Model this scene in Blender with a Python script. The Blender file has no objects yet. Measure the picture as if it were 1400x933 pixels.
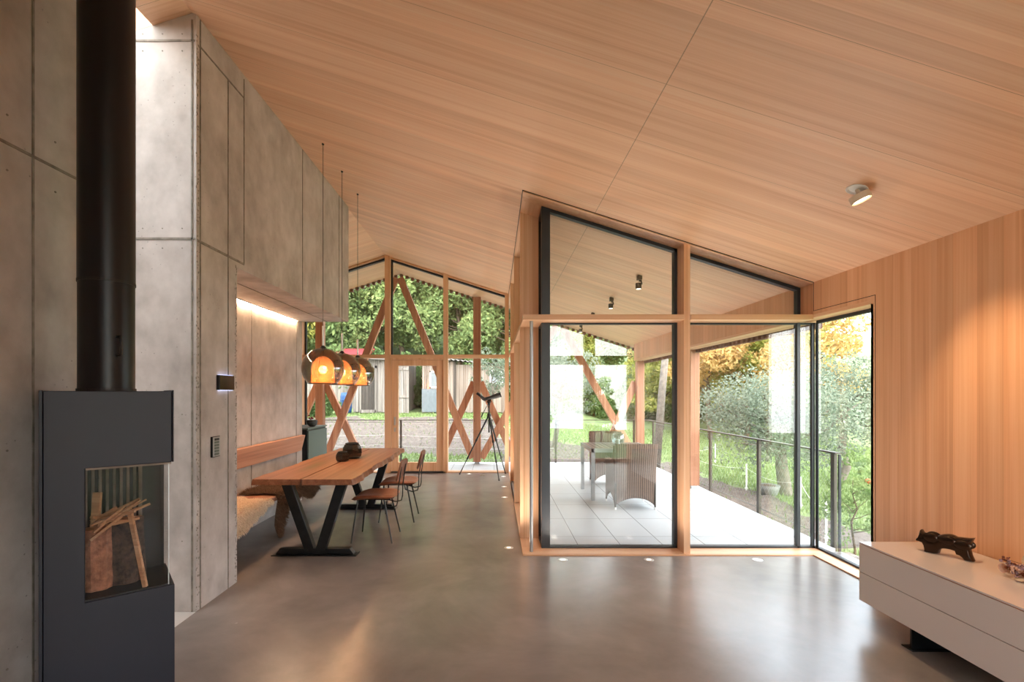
import bpy, bmesh, math, random
import numpy as np
from mathutils import Vector, Matrix, Quaternion

# ------------------------------------------------------------------ camera, sky, light, exposure
scene = bpy.context.scene
COL = scene.collection
CAM_H = 1.55
cam_data = bpy.data.cameras.new('camera')
cam_data.lens = 17.0; cam_data.sensor_width = 36.0; cam_data.sensor_fit = 'HORIZONTAL'
cam_data.shift_x = 23.0 / 1400.0; cam_data.shift_y = 71.5 / 1400.0
cam_data.clip_start = 0.05; cam_data.clip_end = 400
cam = bpy.data.objects.new('camera', cam_data); COL.objects.link(cam)
cam.location = (0, 0, CAM_H); cam.rotation_euler = (math.pi / 2, 0, 0)
scene.camera = cam

WORLD_STRENGTH = 2.75
BACK_GAIN = 1.55
SUN_STRENGTH = 0.35
EXPOSURE = 1.52
FLOOR_SPOT_W = 18
world = bpy.data.worlds.new('overcast_sky'); scene.world = world; world.use_nodes = True
wn = world.node_tree.nodes; wl = world.node_tree.links; wn.clear()
w_out = wn.new('ShaderNodeOutputWorld'); w_bg = wn.new('ShaderNodeBackground')
w_tc = wn.new('ShaderNodeTexCoord'); w_map = wn.new('ShaderNodeMapping'); w_map.inputs['Scale'].default_value = (1, 1, 3)
w_no = wn.new('ShaderNodeTexNoise'); w_no.inputs['Scale'].default_value = 2.2; w_no.inputs['Detail'].default_value = 6
w_ramp = wn.new('ShaderNodeValToRGB')
w_ramp.color_ramp.elements[0].position = .38; w_ramp.color_ramp.elements[0].color = (.74, .86, 1.0, 1)
w_ramp.color_ramp.elements[1].position = .60; w_ramp.color_ramp.elements[1].color = (1.0, .995, .98, 1)
wl.new(w_tc.outputs['Generated'], w_map.inputs['Vector']); wl.new(w_map.outputs['Vector'], w_no.inputs['Vector'])
wl.new(w_no.outputs['Fac'], w_ramp.inputs['Fac']); w_mix = wn.new('ShaderNodeMix'); w_mix.data_type = 'RGBA'; w_mix.blend_type = 'MULTIPLY'; w_mix.inputs['B'].default_value = (1.0, .92, .84, 1)
wl.new(w_ramp.outputs['Color'], w_mix.inputs['A']); wl.new(w_mix.outputs['Result'], w_bg.inputs['Color'])
# sky gain and warm tint behind the viewer, added to fill the room
w_sep = wn.new('ShaderNodeSeparateXYZ'); wl.new(w_tc.outputs['Generated'], w_sep.inputs['Vector'])
w_mr = wn.new('ShaderNodeMapRange'); w_mr.interpolation_type = 'SMOOTHSTEP'
w_mr.inputs['From Min'].default_value = .25; w_mr.inputs['From Max'].default_value = -.85
w_mr.inputs['To Min'].default_value = WORLD_STRENGTH; w_mr.inputs['To Max'].default_value = WORLD_STRENGTH * BACK_GAIN
wl.new(w_sep.outputs['Y'], w_mr.inputs['Value']); wl.new(w_mr.outputs['Result'], w_bg.inputs['Strength'])
w_m2 = wn.new('ShaderNodeMapRange'); w_m2.inputs['From Min'].default_value = .1; w_m2.inputs['From Max'].default_value = -.7
wl.new(w_sep.outputs['Y'], w_m2.inputs['Value']); wl.new(w_m2.outputs['Result'], w_mix.inputs['Factor'])
wl.new(w_bg.outputs['Background'], w_out.inputs['Surface'])

sun_d = bpy.data.lights.new('sun', 'SUN'); sun_d.energy = SUN_STRENGTH; sun_d.angle = math.radians(25); sun_d.color = (1, .96, .9)
sun = bpy.data.objects.new('sun', sun_d); COL.objects.link(sun)
sun.rotation_euler = (math.radians(38), math.radians(30), 0)

scene.view_settings.view_transform = 'Standard'; scene.view_settings.look = 'None'
scene.view_settings.gamma = 1.0; scene.view_settings.use_curve_mapping = False
scene.view_settings.exposure = EXPOSURE
scene.cycles.max_bounces = 10; scene.cycles.diffuse_bounces = 5; scene.cycles.glossy_bounces = 5
scene.cycles.transparent_max_bounces = 24; scene.cycles.transmission_bounces = 6
scene.cycles.sample_clamp_indirect = 6; scene.cycles.caustics_reflective = False; scene.cycles.caustics_refractive = False
scene.cycles.use_denoising = True

R = random.Random(7)
RIDGE_X, RIDGE_Z, PITCH = -2.15, 4.25, 0.317
RX = 3.03           # inner face of the right wall
def roof_z(x): return RIDGE_Z - PITCH * abs(x - RIDGE_X)

# ------------------------------------------------------------------ materials
def new_mat(name):
    m = bpy.data.materials.new(name); m.use_nodes = True
    nt = m.node_tree; b = nt.nodes['Principled BSDF']
    return m, nt.nodes, nt.links, b
def setp(b, **k):
    for a, v in k.items():
        b.inputs[a.replace('_', ' ')].default_value = v
def c4(c): return (c[0], c[1], c[2], 1)
def srgb(r, g, b):
    f = lambda u: (u / 12.92 if u <= .04045 else ((u + .055) / 1.055) ** 2.4)
    return (f(r / 255), f(g / 255), f(b / 255))
def plain(name, col, rough=.5, metal=0, noise=0.0, nscale=8, bump=0.0, bscale=200, **k):
    m, n, l, b = new_mat(name)
    b.inputs['Base Color'].default_value = c4(col); b.inputs['Roughness'].default_value = rough; b.inputs['Metallic'].default_value = metal
    tc = n.new('ShaderNodeTexCoord')
    if noise:
        t = n.new('ShaderNodeTexNoise'); t.inputs['Scale'].default_value = nscale; t.inputs['Detail'].default_value = 5
        l.new(tc.outputs['Object'], t.inputs['Vector'])
        r = n.new('ShaderNodeValToRGB'); r.color_ramp.elements[0].position = .3; r.color_ramp.elements[1].position = .7
        r.color_ramp.elements[0].color = c4([max(0, v * (1 - noise)) for v in col]); r.color_ramp.elements[1].color = c4([min(1, v * (1 + noise)) for v in col])
        l.new(t.outputs['Fac'], r.inputs['Fac']); l.new(r.outputs['Color'], b.inputs['Base Color'])
    if bump:
        t = n.new('ShaderNodeTexNoise'); t.inputs['Scale'].default_value = bscale; t.inputs['Detail'].default_value = 3
        l.new(tc.outputs['Object'], t.inputs['Vector'])
        bp = n.new('ShaderNodeBump'); bp.inputs['Strength'].default_value = bump; bp.inputs['Distance'].default_value = .01
        l.new(t.outputs['Fac'], bp.inputs['Height']); l.new(bp.outputs['Normal'], b.inputs['Normal'])
    setp(b, **k)
    return m
def emit(name, col, s, base=(.9, .9, .9)):
    m, n, l, b = new_mat(name)
    b.inputs['Base Color'].default_value = c4(base)
    b.inputs['Emission Color'].default_value = c4(col); b.inputs['Emission Strength'].default_value = s
    return m
AX = {'X': 0, 'Y': 1, 'Z': 2}
def wood(name, dark, mid, light, grain='Z', across='Y', board=.12, var=.10, rough=.5, knots=0.0, seams=None, fine=60, contrast=1.0, flat=False):
    """procedural timber: streaks running along `grain`, lamellas of slightly different tone side by side along `across`"""
    m, n, l, b = new_mat(name)
    tc = n.new('ShaderNodeTexCoord'); sep = n.new('ShaderNodeSeparateXYZ'); l.new(tc.outputs['Object'], sep.inputs['Vector'])
    def mp(s_g, s_a):
        mn = n.new('ShaderNodeMapping'); s = [s_a] * 3; s[AX[grain]] = s_g
        if flat: s = [s_g] * 3; s[AX[across]] = s_a
        mn.inputs['Scale'].default_value = s; l.new(tc.outputs['Object'], mn.inputs['Vector']); return mn
    # lamella index -> offset, so that the grain of neighbouring boards differs
    dv = n.new('ShaderNodeMath'); dv.operation = 'DIVIDE'; dv.inputs[1].default_value = board; l.new(sep.outputs[across], dv.inputs[0])
    fl = n.new('ShaderNodeMath'); fl.operation = 'FLOOR'; l.new(dv.outputs[0], fl.inputs[0])
    wnz = n.new('ShaderNodeTexWhiteNoise'); wnz.noise_dimensions = '1D'; l.new(fl.outputs[0], wnz.inputs['W'])
    a = mp(.18, 9); add = n.new('ShaderNodeVectorMath'); add.operation = 'ADD'
    l.new(a.outputs[0], add.inputs[0]); sc = n.new('ShaderNodeVectorMath'); sc.operation = 'SCALE'; sc.inputs['Scale'].default_value = 6
    l.new(wnz.outputs['Color'], sc.inputs[0]); l.new(sc.outputs[0], add.inputs[1])
    n1 = n.new('ShaderNodeTexNoise'); n1.inputs['Scale'].default_value = 1.6; n1.inputs['Detail'].default_value = 7; n1.inputs['Roughness'].default_value = .62; n1.inputs['Distortion'].default_value = .15
    l.new(add.outputs[0], n1.inputs['Vector'])
    f = mp(.30, fine); n2 = n.new('ShaderNodeTexNoise'); n2.inputs['Scale'].default_value = 2.0; n2.inputs['Detail'].default_value = 3
    l.new(f.outputs[0], n2.inputs['Vector'])
    mx = n.new('ShaderNodeMath'); mx.operation = 'MULTIPLY_ADD'; mx.inputs[1].default_value = .28; l.new(n2.outputs['Fac'], mx.inputs[0])
    m2 = n.new('ShaderNodeMath'); m2.operation = 'MULTIPLY'; m2.inputs[1].default_value = .72; l.new(n1.outputs['Fac'], m2.inputs[0]); l.new(m2.outputs[0], mx.inputs[2])
    rp = n.new('ShaderNodeValToRGB'); e = rp.color_ramp.elements
    w = .15 / contrast
    e[0].position = .5 - w; e[0].color = c4(dark); e[1].position = .5 + w; e[1].color = c4(light)
    em = e.new(.5); em.color = c4(mid)
    l.new(mx.outputs[0], rp.inputs['Fac'])
    hs = n.new('ShaderNodeHueSaturation'); mr = n.new('ShaderNodeMapRange')
    mr.inputs['To Min'].default_value = 1 - var; mr.inputs['To Max'].default_value = 1 + var
    l.new(wnz.outputs['Value'], mr.inputs['Value']); l.new(mr.outputs[0], hs.inputs['Value']); l.new(rp.outputs['Color'], hs.inputs['Color'])
    last = hs.outputs['Color']
    if knots:
        vo = n.new('ShaderNodeTexVoronoi'); vo.inputs['Scale'].default_value = 1.0
        vm = mp(1.6, 6.0); l.new(vm.outputs[0], vo.inputs['Vector'])
        kr = n.new('ShaderNodeValToRGB'); kr.color_ramp.elements[0].position = .03; kr.color_ramp.elements[0].color = (knots, knots, knots, 1)
        kr.color_ramp.elements[1].position = .10; kr.color_ramp.elements[1].color = (0, 0, 0, 1); l.new(vo.outputs['Distance'], kr.inputs['Fac'])
        mk = n.new('ShaderNodeMix'); mk.data_type = 'RGBA'; l.new(kr.outputs['Color'], mk.inputs['Factor']); l.new(last, mk.inputs['A']); mk.inputs['B'].default_value = c4([v * .35 for v in dark])
        last = mk.outputs['Result']
    if seams:
        # joints between panels: list of (axis, origin, pitch or None, width)
        acc = None
        for (ax, o, pitch, wd) in seams:
            s1 = n.new('ShaderNodeMath'); s1.operation = 'SUBTRACT'; s1.inputs[1].default_value = o; l.new(sep.outputs[ax], s1.inputs[0])
            src = s1
            if pitch:
                s2 = n.new('ShaderNodeMath'); s2.operation = 'PINGPONG'; s2.inputs[1].default_value = pitch / 2; l.new(src.outputs[0], s2.inputs[0]); src = s2
            s3 = n.new('ShaderNodeMath'); s3.operation = 'ABSOLUTE'; l.new(src.outputs[0], s3.inputs[0])
            s4 = n.new('ShaderNodeMath'); s4.operation = 'LESS_THAN'; s4.inputs[1].default_value = wd / 2; l.new(s3.outputs[0], s4.inputs[0])
            if acc is None: acc = s4
            else:
                s5 = n.new('ShaderNodeMath'); s5.operation = 'MAXIMUM'; l.new(acc.outputs[0], s5.inputs[0]); l.new(s4.outputs[0], s5.inputs[1]); acc = s5
        ms = n.new('ShaderNodeMix'); ms.data_type = 'RGBA'; sm = n.new('ShaderNodeMath'); sm.operation = 'MULTIPLY'; sm.inputs[1].default_value = .6
        l.new(acc.outputs[0], sm.inputs[0]); l.new(sm.outputs[0], ms.inputs['Factor']); l.new(last, ms.inputs['A']); ms.inputs['B'].default_value = c4([v * .25 for v in dark])
        last = ms.outputs['Result']
    l.new(last, b.inputs['Base Color'])
    b.inputs['Roughness'].default_value = rough
    bp = n.new('ShaderNodeBump'); bp.inputs['Strength'].default_value = .12; bp.inputs['Distance'].default_value = .003
    l.new(n2.outputs['Fac'], bp.inputs['Height']); l.new(bp.outputs['Normal'], b.inputs['Normal'])
    return m

S_D, S_M, S_L = srgb(210, 158, 118), srgb(228, 182, 144), srgb(240, 202, 168)
M = {}
M['ceil'] = wood('pale_spruce_panels', srgb(214, 163, 127), srgb(233, 189, 154), srgb(243, 208, 176), 'X', 'Y', .11, .07, .45, seams=[('X', .95, None, .005), ('Y', 2.10, .585, .0028)], contrast=.72, flat=True)
M['wallwood'] = wood('vertical_wall_boards', srgb(206, 148, 109), srgb(224, 170, 130), srgb(234, 188, 150), 'Z', 'Y', .16, .07, .45, contrast=.8)
M['beamY'] = wood('spruce_beam_y', S_D, S_M, S_L, 'Y', 'X', .3, .04, .45)
M['beamX'] = wood('spruce_beam_x', S_D, S_M, S_L, 'X', 'Z', .3, .04, .45)
M['beamZ'] = wood('spruce_beam_z', S_D, S_M, S_L, 'Z', 'X', .3, .04, .45)
M['larch'] = wood('rough_larch_post', srgb(132, 84, 60), srgb(164, 112, 84), srgb(184, 136, 108), 'Z', 'X', .5, .03, .6, knots=.8, fine=40)
M['table'] = wood('oiled_solid_table_wood', srgb(108, 64, 44), srgb(146, 94, 66), srgb(172, 120, 90), 'Y', 'X', .44, .05, .38, knots=.25, fine=40, contrast=.8)
M['bench'] = wood('knotty_bench_plank', srgb(136, 90, 70), srgb(190, 136, 108), srgb(208, 160, 132), 'Y', 'Z', .5, .03, .42, knots=.7, fine=30, contrast=.8)
M['greywood'] = wood('weathered_plank_wood', srgb(88, 82, 77), srgb(120, 113, 108), srgb(146, 139, 133), 'Z', 'X', .16, .16, .8, knots=.5, fine=20, contrast=1.3)
M['greydark'] = wood('old_dark_door_wood', srgb(40, 36, 33), srgb(62, 56, 52), srgb(84, 76, 70), 'Z', 'X', .14, .2, .85)
M['kind'] = wood('split_kindling', srgb(180, 130, 96), srgb(214, 168, 130), srgb(232, 194, 158), 'X', 'Z', .05, .08, .7)

def concrete(name, dark, light, pits=1.0):
    m, n, l, b = new_mat(name)
    tc = n.new('ShaderNodeTexCoord')
    n1 = n.new('ShaderNodeTexNoise'); n1.inputs['Scale'].default_value = 1.1; n1.inputs['Detail'].default_value = 8; n1.inputs['Roughness'].default_value = .68
    l.new(tc.outputs['Object'], n1.inputs['Vector'])
    mp = n.new('ShaderNodeMapping'); mp.inputs['Scale'].default_value = (3.2, 3.2, 2.2); l.new(tc.outputs['Object'], mp.inputs['Vector'])
    n2 = n.new('ShaderNodeTexNoise'); n2.inputs['Scale'].default_value = 2; n2.inputs['Detail'].default_value = 6; l.new(mp.outputs[0], n2.inputs['Vector'])
    ad = n.new('ShaderNodeMath'); ad.operation = 'MULTIPLY_ADD'; ad.inputs[1].default_value = .4; l.new(n2.outputs['Fac'], ad.inputs[0])
    mu = n.new('ShaderNodeMath'); mu.operation = 'MULTIPLY'; mu.inputs[1].default_value = .6; l.new(n1.outputs['Fac'], mu.inputs[0]); l.new(mu.outputs[0], ad.inputs[2])
    rp = n.new('ShaderNodeValToRGB'); rp.color_ramp.elements[0].position = .36; rp.color_ramp.elements[0].color = c4(dark); rp.color_ramp.elements[1].position = .62; rp.color_ramp.elements[1].color = c4(light)
    l.new(ad.outputs[0], rp.inputs['Fac'])
    vo = n.new('ShaderNodeTexVoronoi'); vo.inputs['Scale'].default_value = 26; vo.inputs['Randomness'].default_value = 1; l.new(tc.outputs['Object'], vo.inputs['Vector'])
    pr = n.new('ShaderNodeValToRGB'); pr.color_ramp.elements[0].position = .06; pr.color_ramp.elements[0].color = (1, 1, 1, 1); pr.color_ramp.elements[1].position = .13; pr.color_ramp.elements[1].color = (0, 0, 0, 1)
    l.new(vo.outputs['Distance'], pr.inputs['Fac'])
    n3 = n.new('ShaderNodeTexNoise'); n3.inputs['Scale'].default_value = 3.3; l.new(tc.outputs['Object'], n3.inputs['Vector'])
    g = n.new('ShaderNodeMath'); g.operation = 'GREATER_THAN'; g.inputs[1].default_value = .55; l.new(n3.outputs['Fac'], g.inputs[0])
    pm = n.new('ShaderNodeMath'); pm.operation = 'MULTIPLY'; l.new(pr.outputs['Color'], pm.inputs[0]); l.new(g.outputs[0], pm.inputs[1])
    pm2 = n.new('ShaderNodeMath'); pm2.operation = 'MULTIPLY'; pm2.inputs[1].default_value = .6 * pits; l.new(pm.outputs[0], pm2.inputs[0])
    mx = n.new('ShaderNodeMix'); mx.data_type = 'RGBA'; l.new(pm2.outputs[0], mx.inputs['Factor']); l.new(rp.outputs['Color'], mx.inputs['A']); mx.inputs['B'].default_value = c4([v * .4 for v in dark])
    l.new(mx.outputs['Result'], b.inputs['Base Color']); b.inputs['Roughness'].default_value = .75
    bp = n.new('ShaderNodeBump'); bp.inputs['Strength'].default_value = .25; bp.inputs['Distance'].default_value = .004
    sb = n.new('ShaderNodeMath'); sb.operation = 'SUBTRACT'; l.new(n2.outputs['Fac'], sb.inputs[0]); l.new(pm2.outputs[0], sb.inputs[1])
    l.new(sb.outputs[0], bp.inputs['Height']); l.new(bp.outputs['Normal'], b.inputs['Normal'])
    return m
M['conc'] = concrete('fair_faced_concrete', srgb(160, 153, 149), srgb(205, 199, 196))
M['joint'] = plain('concrete_formwork_joint', srgb(138, 132, 124), .9, noise=.3, nscale=20)

def floor_mat():
    m, n, l, b = new_mat('polished_concrete_floor')
    tc = n.new('ShaderNodeTexCoord')
    n1 = n.new('ShaderNodeTexNoise'); n1.inputs['Scale'].default_value = .9; n1.inputs['Detail'].default_value = 9; n1.inputs['Roughness'].default_value = .62; n1.inputs['Distortion'].default_value = .5
    l.new(tc.outputs['Object'], n1.inputs['Vector'])
    n2 = n.new('ShaderNodeTexNoise'); n2.inputs['Scale'].default_value = 2.6; n2.inputs['Detail'].default_value = 7; n2.inputs['Distortion'].default_value = .7
    l.new(tc.outputs['Object'], n2.inputs['Vector'])
    rp = n.new('ShaderNodeValToRGB'); rp.color_ramp.elements[0].position = .34; rp.color_ramp.elements[0].color = c4(srgb(121, 114, 110)); rp.color_ramp.elements[1].position = .68; rp.color_ramp.elements[1].color = c4(srgb(157, 149, 145))
    ad = n.new('ShaderNodeMath'); ad.operation = 'MULTIPLY_ADD'; ad.inputs[1].default_value = .25; l.new(n2.outputs['Fac'], ad.inputs[0])
    mu = n.new('ShaderNodeMath'); mu.operation = 'MULTIPLY'; mu.inputs[1].default_value = .75; l.new(n1.outputs['Fac'], mu.inputs[0]); l.new(mu.outputs[0], ad.inputs[2])
    l.new(ad.outputs[0], rp.inputs['Fac']); l.new(rp.outputs['Color'], b.inputs['Base Color'])
    rr = n.new('ShaderNodeMapRange'); rr.inputs['To Min'].default_value = .20; rr.inputs['To Max'].default_value = .30; l.new(n2.outputs['Fac'], rr.inputs['Value']); l.new(rr.outputs[0], b.inputs['Roughness'])
    b.inputs['Specular IOR Level'].default_value = .75
    bp = n.new('ShaderNodeBump'); bp.inputs['Strength'].default_value = .02; bp.inputs['Distance'].default_value = .01; l.new(n2.outputs['Fac'], bp.inputs['Height']); l.new(bp.outputs['Normal'], b.inputs['Normal'])
    return m
M['floor'] = floor_mat()

def tile_mat():
    m, n, l, b = new_mat('pale_terrace_slabs')
    tc = n.new('ShaderNodeTexCoord'); mp = n.new('ShaderNodeMapping'); mp.inputs['Rotation'].default_value = (0, 0, math.pi / 2); mp.inputs['Location'].default_value = (.02, .024, 0)
    l.new(tc.outputs['Object'], mp.inputs['Vector'])
    br = n.new('ShaderNodeTexBrick'); br.offset = .0; br.inputs['Scale'].default_value = 1; br.inputs['Brick Width'].default_value = .75; br.inputs['Row Height'].default_value = .438
    br.inputs['Mortar Size'].default_value = .004; br.inputs['Mortar Smooth'].default_value = .1
    br.inputs['Color1'].default_value = c4(srgb(192, 197, 202)); br.inputs['Color2'].default_value = c4(srgb(199, 203, 207)); br.inputs['Mortar'].default_value = c4(srgb(90, 92, 94))
    l.new(mp.outputs[0], br.inputs['Vector']); l.new(br.outputs['Color'], b.inputs['Base Color']); b.inputs['Roughness'].default_value = .6
    return m
M['tile'] = tile_mat()

def glass_mat(name, tint=(.97, .985, .98), f0=.05, grazing=.9):
    m, n, l, b = new_mat(name); n.remove(b); out = n['Material Output']
    tr = n.new('ShaderNodeBsdfTransparent'); tr.inputs['Color'].default_value = c4(tint)
    gl = n.new('ShaderNodeBsdfGlossy'); gl.inputs['Roughness'].default_value = 0.0; gl.inputs['Color'].default_value = (.95, .98, 1, 1)
    lw = n.new('ShaderNodeLayerWeight'); lw.inputs['Blend'].default_value = .5
    pw = n.new('ShaderNodeMath'); pw.operation = 'POWER'; pw.inputs[1].default_value = 5; l.new(lw.outputs['Facing'], pw.inputs[0])
    ma = n.new('ShaderNodeMath'); ma.operation = 'MULTIPLY_ADD'; ma.inputs[1].default_value = grazing; ma.inputs[2].default_value = f0; l.new(pw.outputs[0], ma.inputs[0])
    mx = n.new('ShaderNodeMixShader'); l.new(ma.outputs[0], mx.inputs[0]); l.new(tr.outputs[0], mx.inputs[1]); l.new(gl.outputs[0], mx.inputs[2]); l.new(mx.outputs[0], out.inputs['Surface'])
    return m
M['glass'] = glass_mat('insulating_window_glass', f0=.048)
M['stoveglass'] = glass_mat('stove_door_glass', tint=(.92, .92, .92), f0=.003, grazing=.08)
M['vaseglass'] = glass_mat('smoked_vase_glass', tint=(.42, .41, .40), f0=.07)
M['clearglass'] = glass_mat('clear_hurricane_glass', tint=(.88, .92, .92), f0=.08)
M['smoke'] = glass_mat('smoked_mirror_glass', tint=(.56, .52, .44), f0=.13)
def amber():
    m, n, l, b = new_mat('amber_inner_glass'); n.remove(b); out = n['Material Output']
    tr = n.new('ShaderNodeBsdfTransparent'); tr.inputs['Color'].default_value = (1.0, .68, .46, 1)
    tl = n.new('ShaderNodeBsdfTranslucent'); tl.inputs['Color'].default_value = (1.0, .54, .33, 1)
    df = n.new('ShaderNodeBsdfGlossy'); df.inputs['Roughness'].default_value = .1; df.inputs['Color'].default_value = (1, .8, .6, 1)
    a = n.new('ShaderNodeMixShader'); a.inputs[0].default_value = .34; l.new(tr.outputs[0], a.inputs[1]); l.new(tl.outputs[0], a.inputs[2])
    c = n.new('ShaderNodeMixShader'); c.inputs[0].default_value = .06; l.new(a.outputs[0], c.inputs[1]); l.new(df.outputs[0], c.inputs[2]); l.new(c.outputs[0], out.inputs['Surface'])
    return m
M['amber'] = amber()
M['black'] = plain('anthracite_window_frame', srgb(38, 44, 52), .4)
M['rubber'] = plain('black_seal', srgb(14, 15, 17), .6)
M['stove'] = plain('matt_graphite_steel', srgb(25, 32, 50), .5, noise=.08, nscale=3)
M['stovedark'] = plain('black_steel', srgb(20, 21, 24), .5)
M['flue'] = plain('black_flue_pipe', srgb(14, 17, 24), .38, metal=.2)
M['fire'] = plain('sooty_fireclay', srgb(140, 130, 122), .85, noise=.35, nscale=10)
M['steel'] = plain('brushed_steel', (.6, .6, .6), .3, metal=1)
M['galv'] = plain('galvanised_grey_steel', srgb(168, 172, 176), .35, metal=.7)
M['blacksteel'] = plain('raw_black_steel', srgb(42, 45, 48), .32, metal=.6, noise=.2, nscale=12)
M['blackpaint'] = plain('black_powder_coat', srgb(18, 18, 19), .45)
M['rail'] = plain('dark_bronze_railing_steel', srgb(84, 78, 72), .5, metal=.3)
M['leather'] = plain('cognac_leather', srgb(146, 88, 60), .42, noise=.15, nscale=30, bump=.1, bscale=300)
M['leatherback'] = plain('brown_leather_back', srgb(122, 78, 58), .5, noise=.15, nscale=30, bump=.1, bscale=300)
M['lacquer'] = plain('warm_white_gloss_lacquer', srgb(214, 206, 204), .12, Coat_Weight=.4)
M['bronze'] = plain('dark_bronze_patina', srgb(52, 38, 28), .22, metal=.75, noise=.3, nscale=9)
M['green'] = plain('sage_green_linoleum', srgb(92, 104, 98), .5)
M['greendark'] = plain('dark_cabinet_side', srgb(26, 30, 36), .4)
M['bowl'] = plain('dark_stoneware', srgb(58, 58, 56), .6, noise=.3)
M['redflower'] = plain('red_blossom', srgb(150, 32, 40), .6, noise=.3)
M['stem'] = plain('dry_stem', srgb(110, 74, 46), .8)
M['white'] = plain('white_plastic', (.8, .8, .8), .5)
M['spotgrey'] = plain('beige_grey_spot_housing', srgb(214, 196, 174), .4)
M['spotblack'] = plain('dark_brass_spot_housing', srgb(52, 44, 34), .4, metal=.4)
M['lens'] = emit('warm_spot_lens', (1, .72, .42), 8)
M['lensoff'] = emit('dim_spot_lens', (1, .92, .8), 1.1)
M['bulb'] = emit('warm_bulb', (1, .80, .56), 24)
M['led'] = emit('warm_led_strip', (1, .64, .38), 70)
M['lav'] = plain('dried_lavender_heads', srgb(138, 112, 122), .9, noise=.3, nscale=60)
M['drybeige'] = plain('dried_beige_petals', srgb(216, 186, 150), .85, noise=.2, nscale=40)
M['drybrown'] = plain('dried_brown_petals', srgb(120, 66, 48), .85, noise=.35, nscale=60)
M['drypink'] = plain('dried_pinkish_petals', srgb(198, 160, 140), .85, noise=.2, nscale=60)
M['metalsheet'] = plain('grey_sheet_metal', srgb(96, 104, 110), .6, noise=.1)
M['redroof'] = plain('red_metal_roof', srgb(140, 44, 50), .6, noise=.15)
M['corr'] = plain('pale_corrugated_roof', srgb(120, 116, 112), .7, noise=.2)
M['blue'] = plain('blue_barrel_plastic', srgb(26, 70, 120), .5)
M['rock'] = plain('grey_tub_stone', srgb(120, 122, 120), .8, noise=.2)
M['barkdark'] = plain('furrowed_firewood_bark', srgb(86, 68, 58), .9, noise=.75, nscale=45, bump=1.0, bscale=70)
M['splitface'] = plain('split_log_face', srgb(178, 122, 94), .85, noise=.45, nscale=35, bump=.8, bscale=80)
M['barkpale'] = plain('lichen_grey_bark', srgb(112, 104, 96), .9, noise=.4, nscale=12, bump=.5, bscale=40)
M['bark'] = plain('brown_tree_bark', srgb(92, 78, 64), .9, noise=.4, nscale=6)
def leaf(name, c1, c2, nscale=1.2):
    m, n, l, b = new_mat(name); n.remove(b); out = n['Material Output']
    ge = n.new('ShaderNodeNewGeometry'); oi = n.new('ShaderNodeObjectInfo')
    ad = n.new('ShaderNodeMath'); ad.operation = 'MULTIPLY_ADD'; ad.inputs[1].default_value = .55; l.new(ge.outputs['Random Per Island'], ad.inputs[0])
    om = n.new('ShaderNodeMath'); om.operation = 'MULTIPLY'; om.inputs[1].default_value = .45; l.new(oi.outputs['Random'], om.inputs[0]); l.new(om.outputs[0], ad.inputs[2])
    mx = n.new('ShaderNodeMix'); mx.data_type = 'RGBA'; mx.inputs['A'].default_value = c4(c1); mx.inputs['B'].default_value = c4(c2); l.new(ad.outputs[0], mx.inputs['Factor'])
    d = n.new('ShaderNodeBsdfDiffuse'); t = n.new('ShaderNodeBsdfTranslucent'); l.new(mx.outputs['Result'], d.inputs['Color']); l.new(mx.outputs['Result'], t.inputs['Color'])
    s = n.new('ShaderNodeMixShader'); s.inputs[0].default_value = .35; l.new(d.outputs[0], s.inputs[1]); l.new(t.outputs[0], s.inputs[2]); l.new(s.outputs[0], out.inputs['Surface'])
    return m
M['leafgreen'] = leaf('mid_green_leaves', srgb(82, 106, 72), srgb(158, 172, 112))
M['leafyellow'] = leaf('yellow_green_leaves', srgb(112, 128, 66), srgb(188, 178, 100))
M['leaforange'] = leaf('orange_autumn_leaves', srgb(166, 124, 70), srgb(216, 196, 138))
M['leafsilver'] = leaf('silver_green_leaves', srgb(82, 98, 80), srgb(168, 176, 160))
M['leafbush'] = leaf('bright_bush_leaves', srgb(74, 98, 60), srgb(124, 144, 94))

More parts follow.
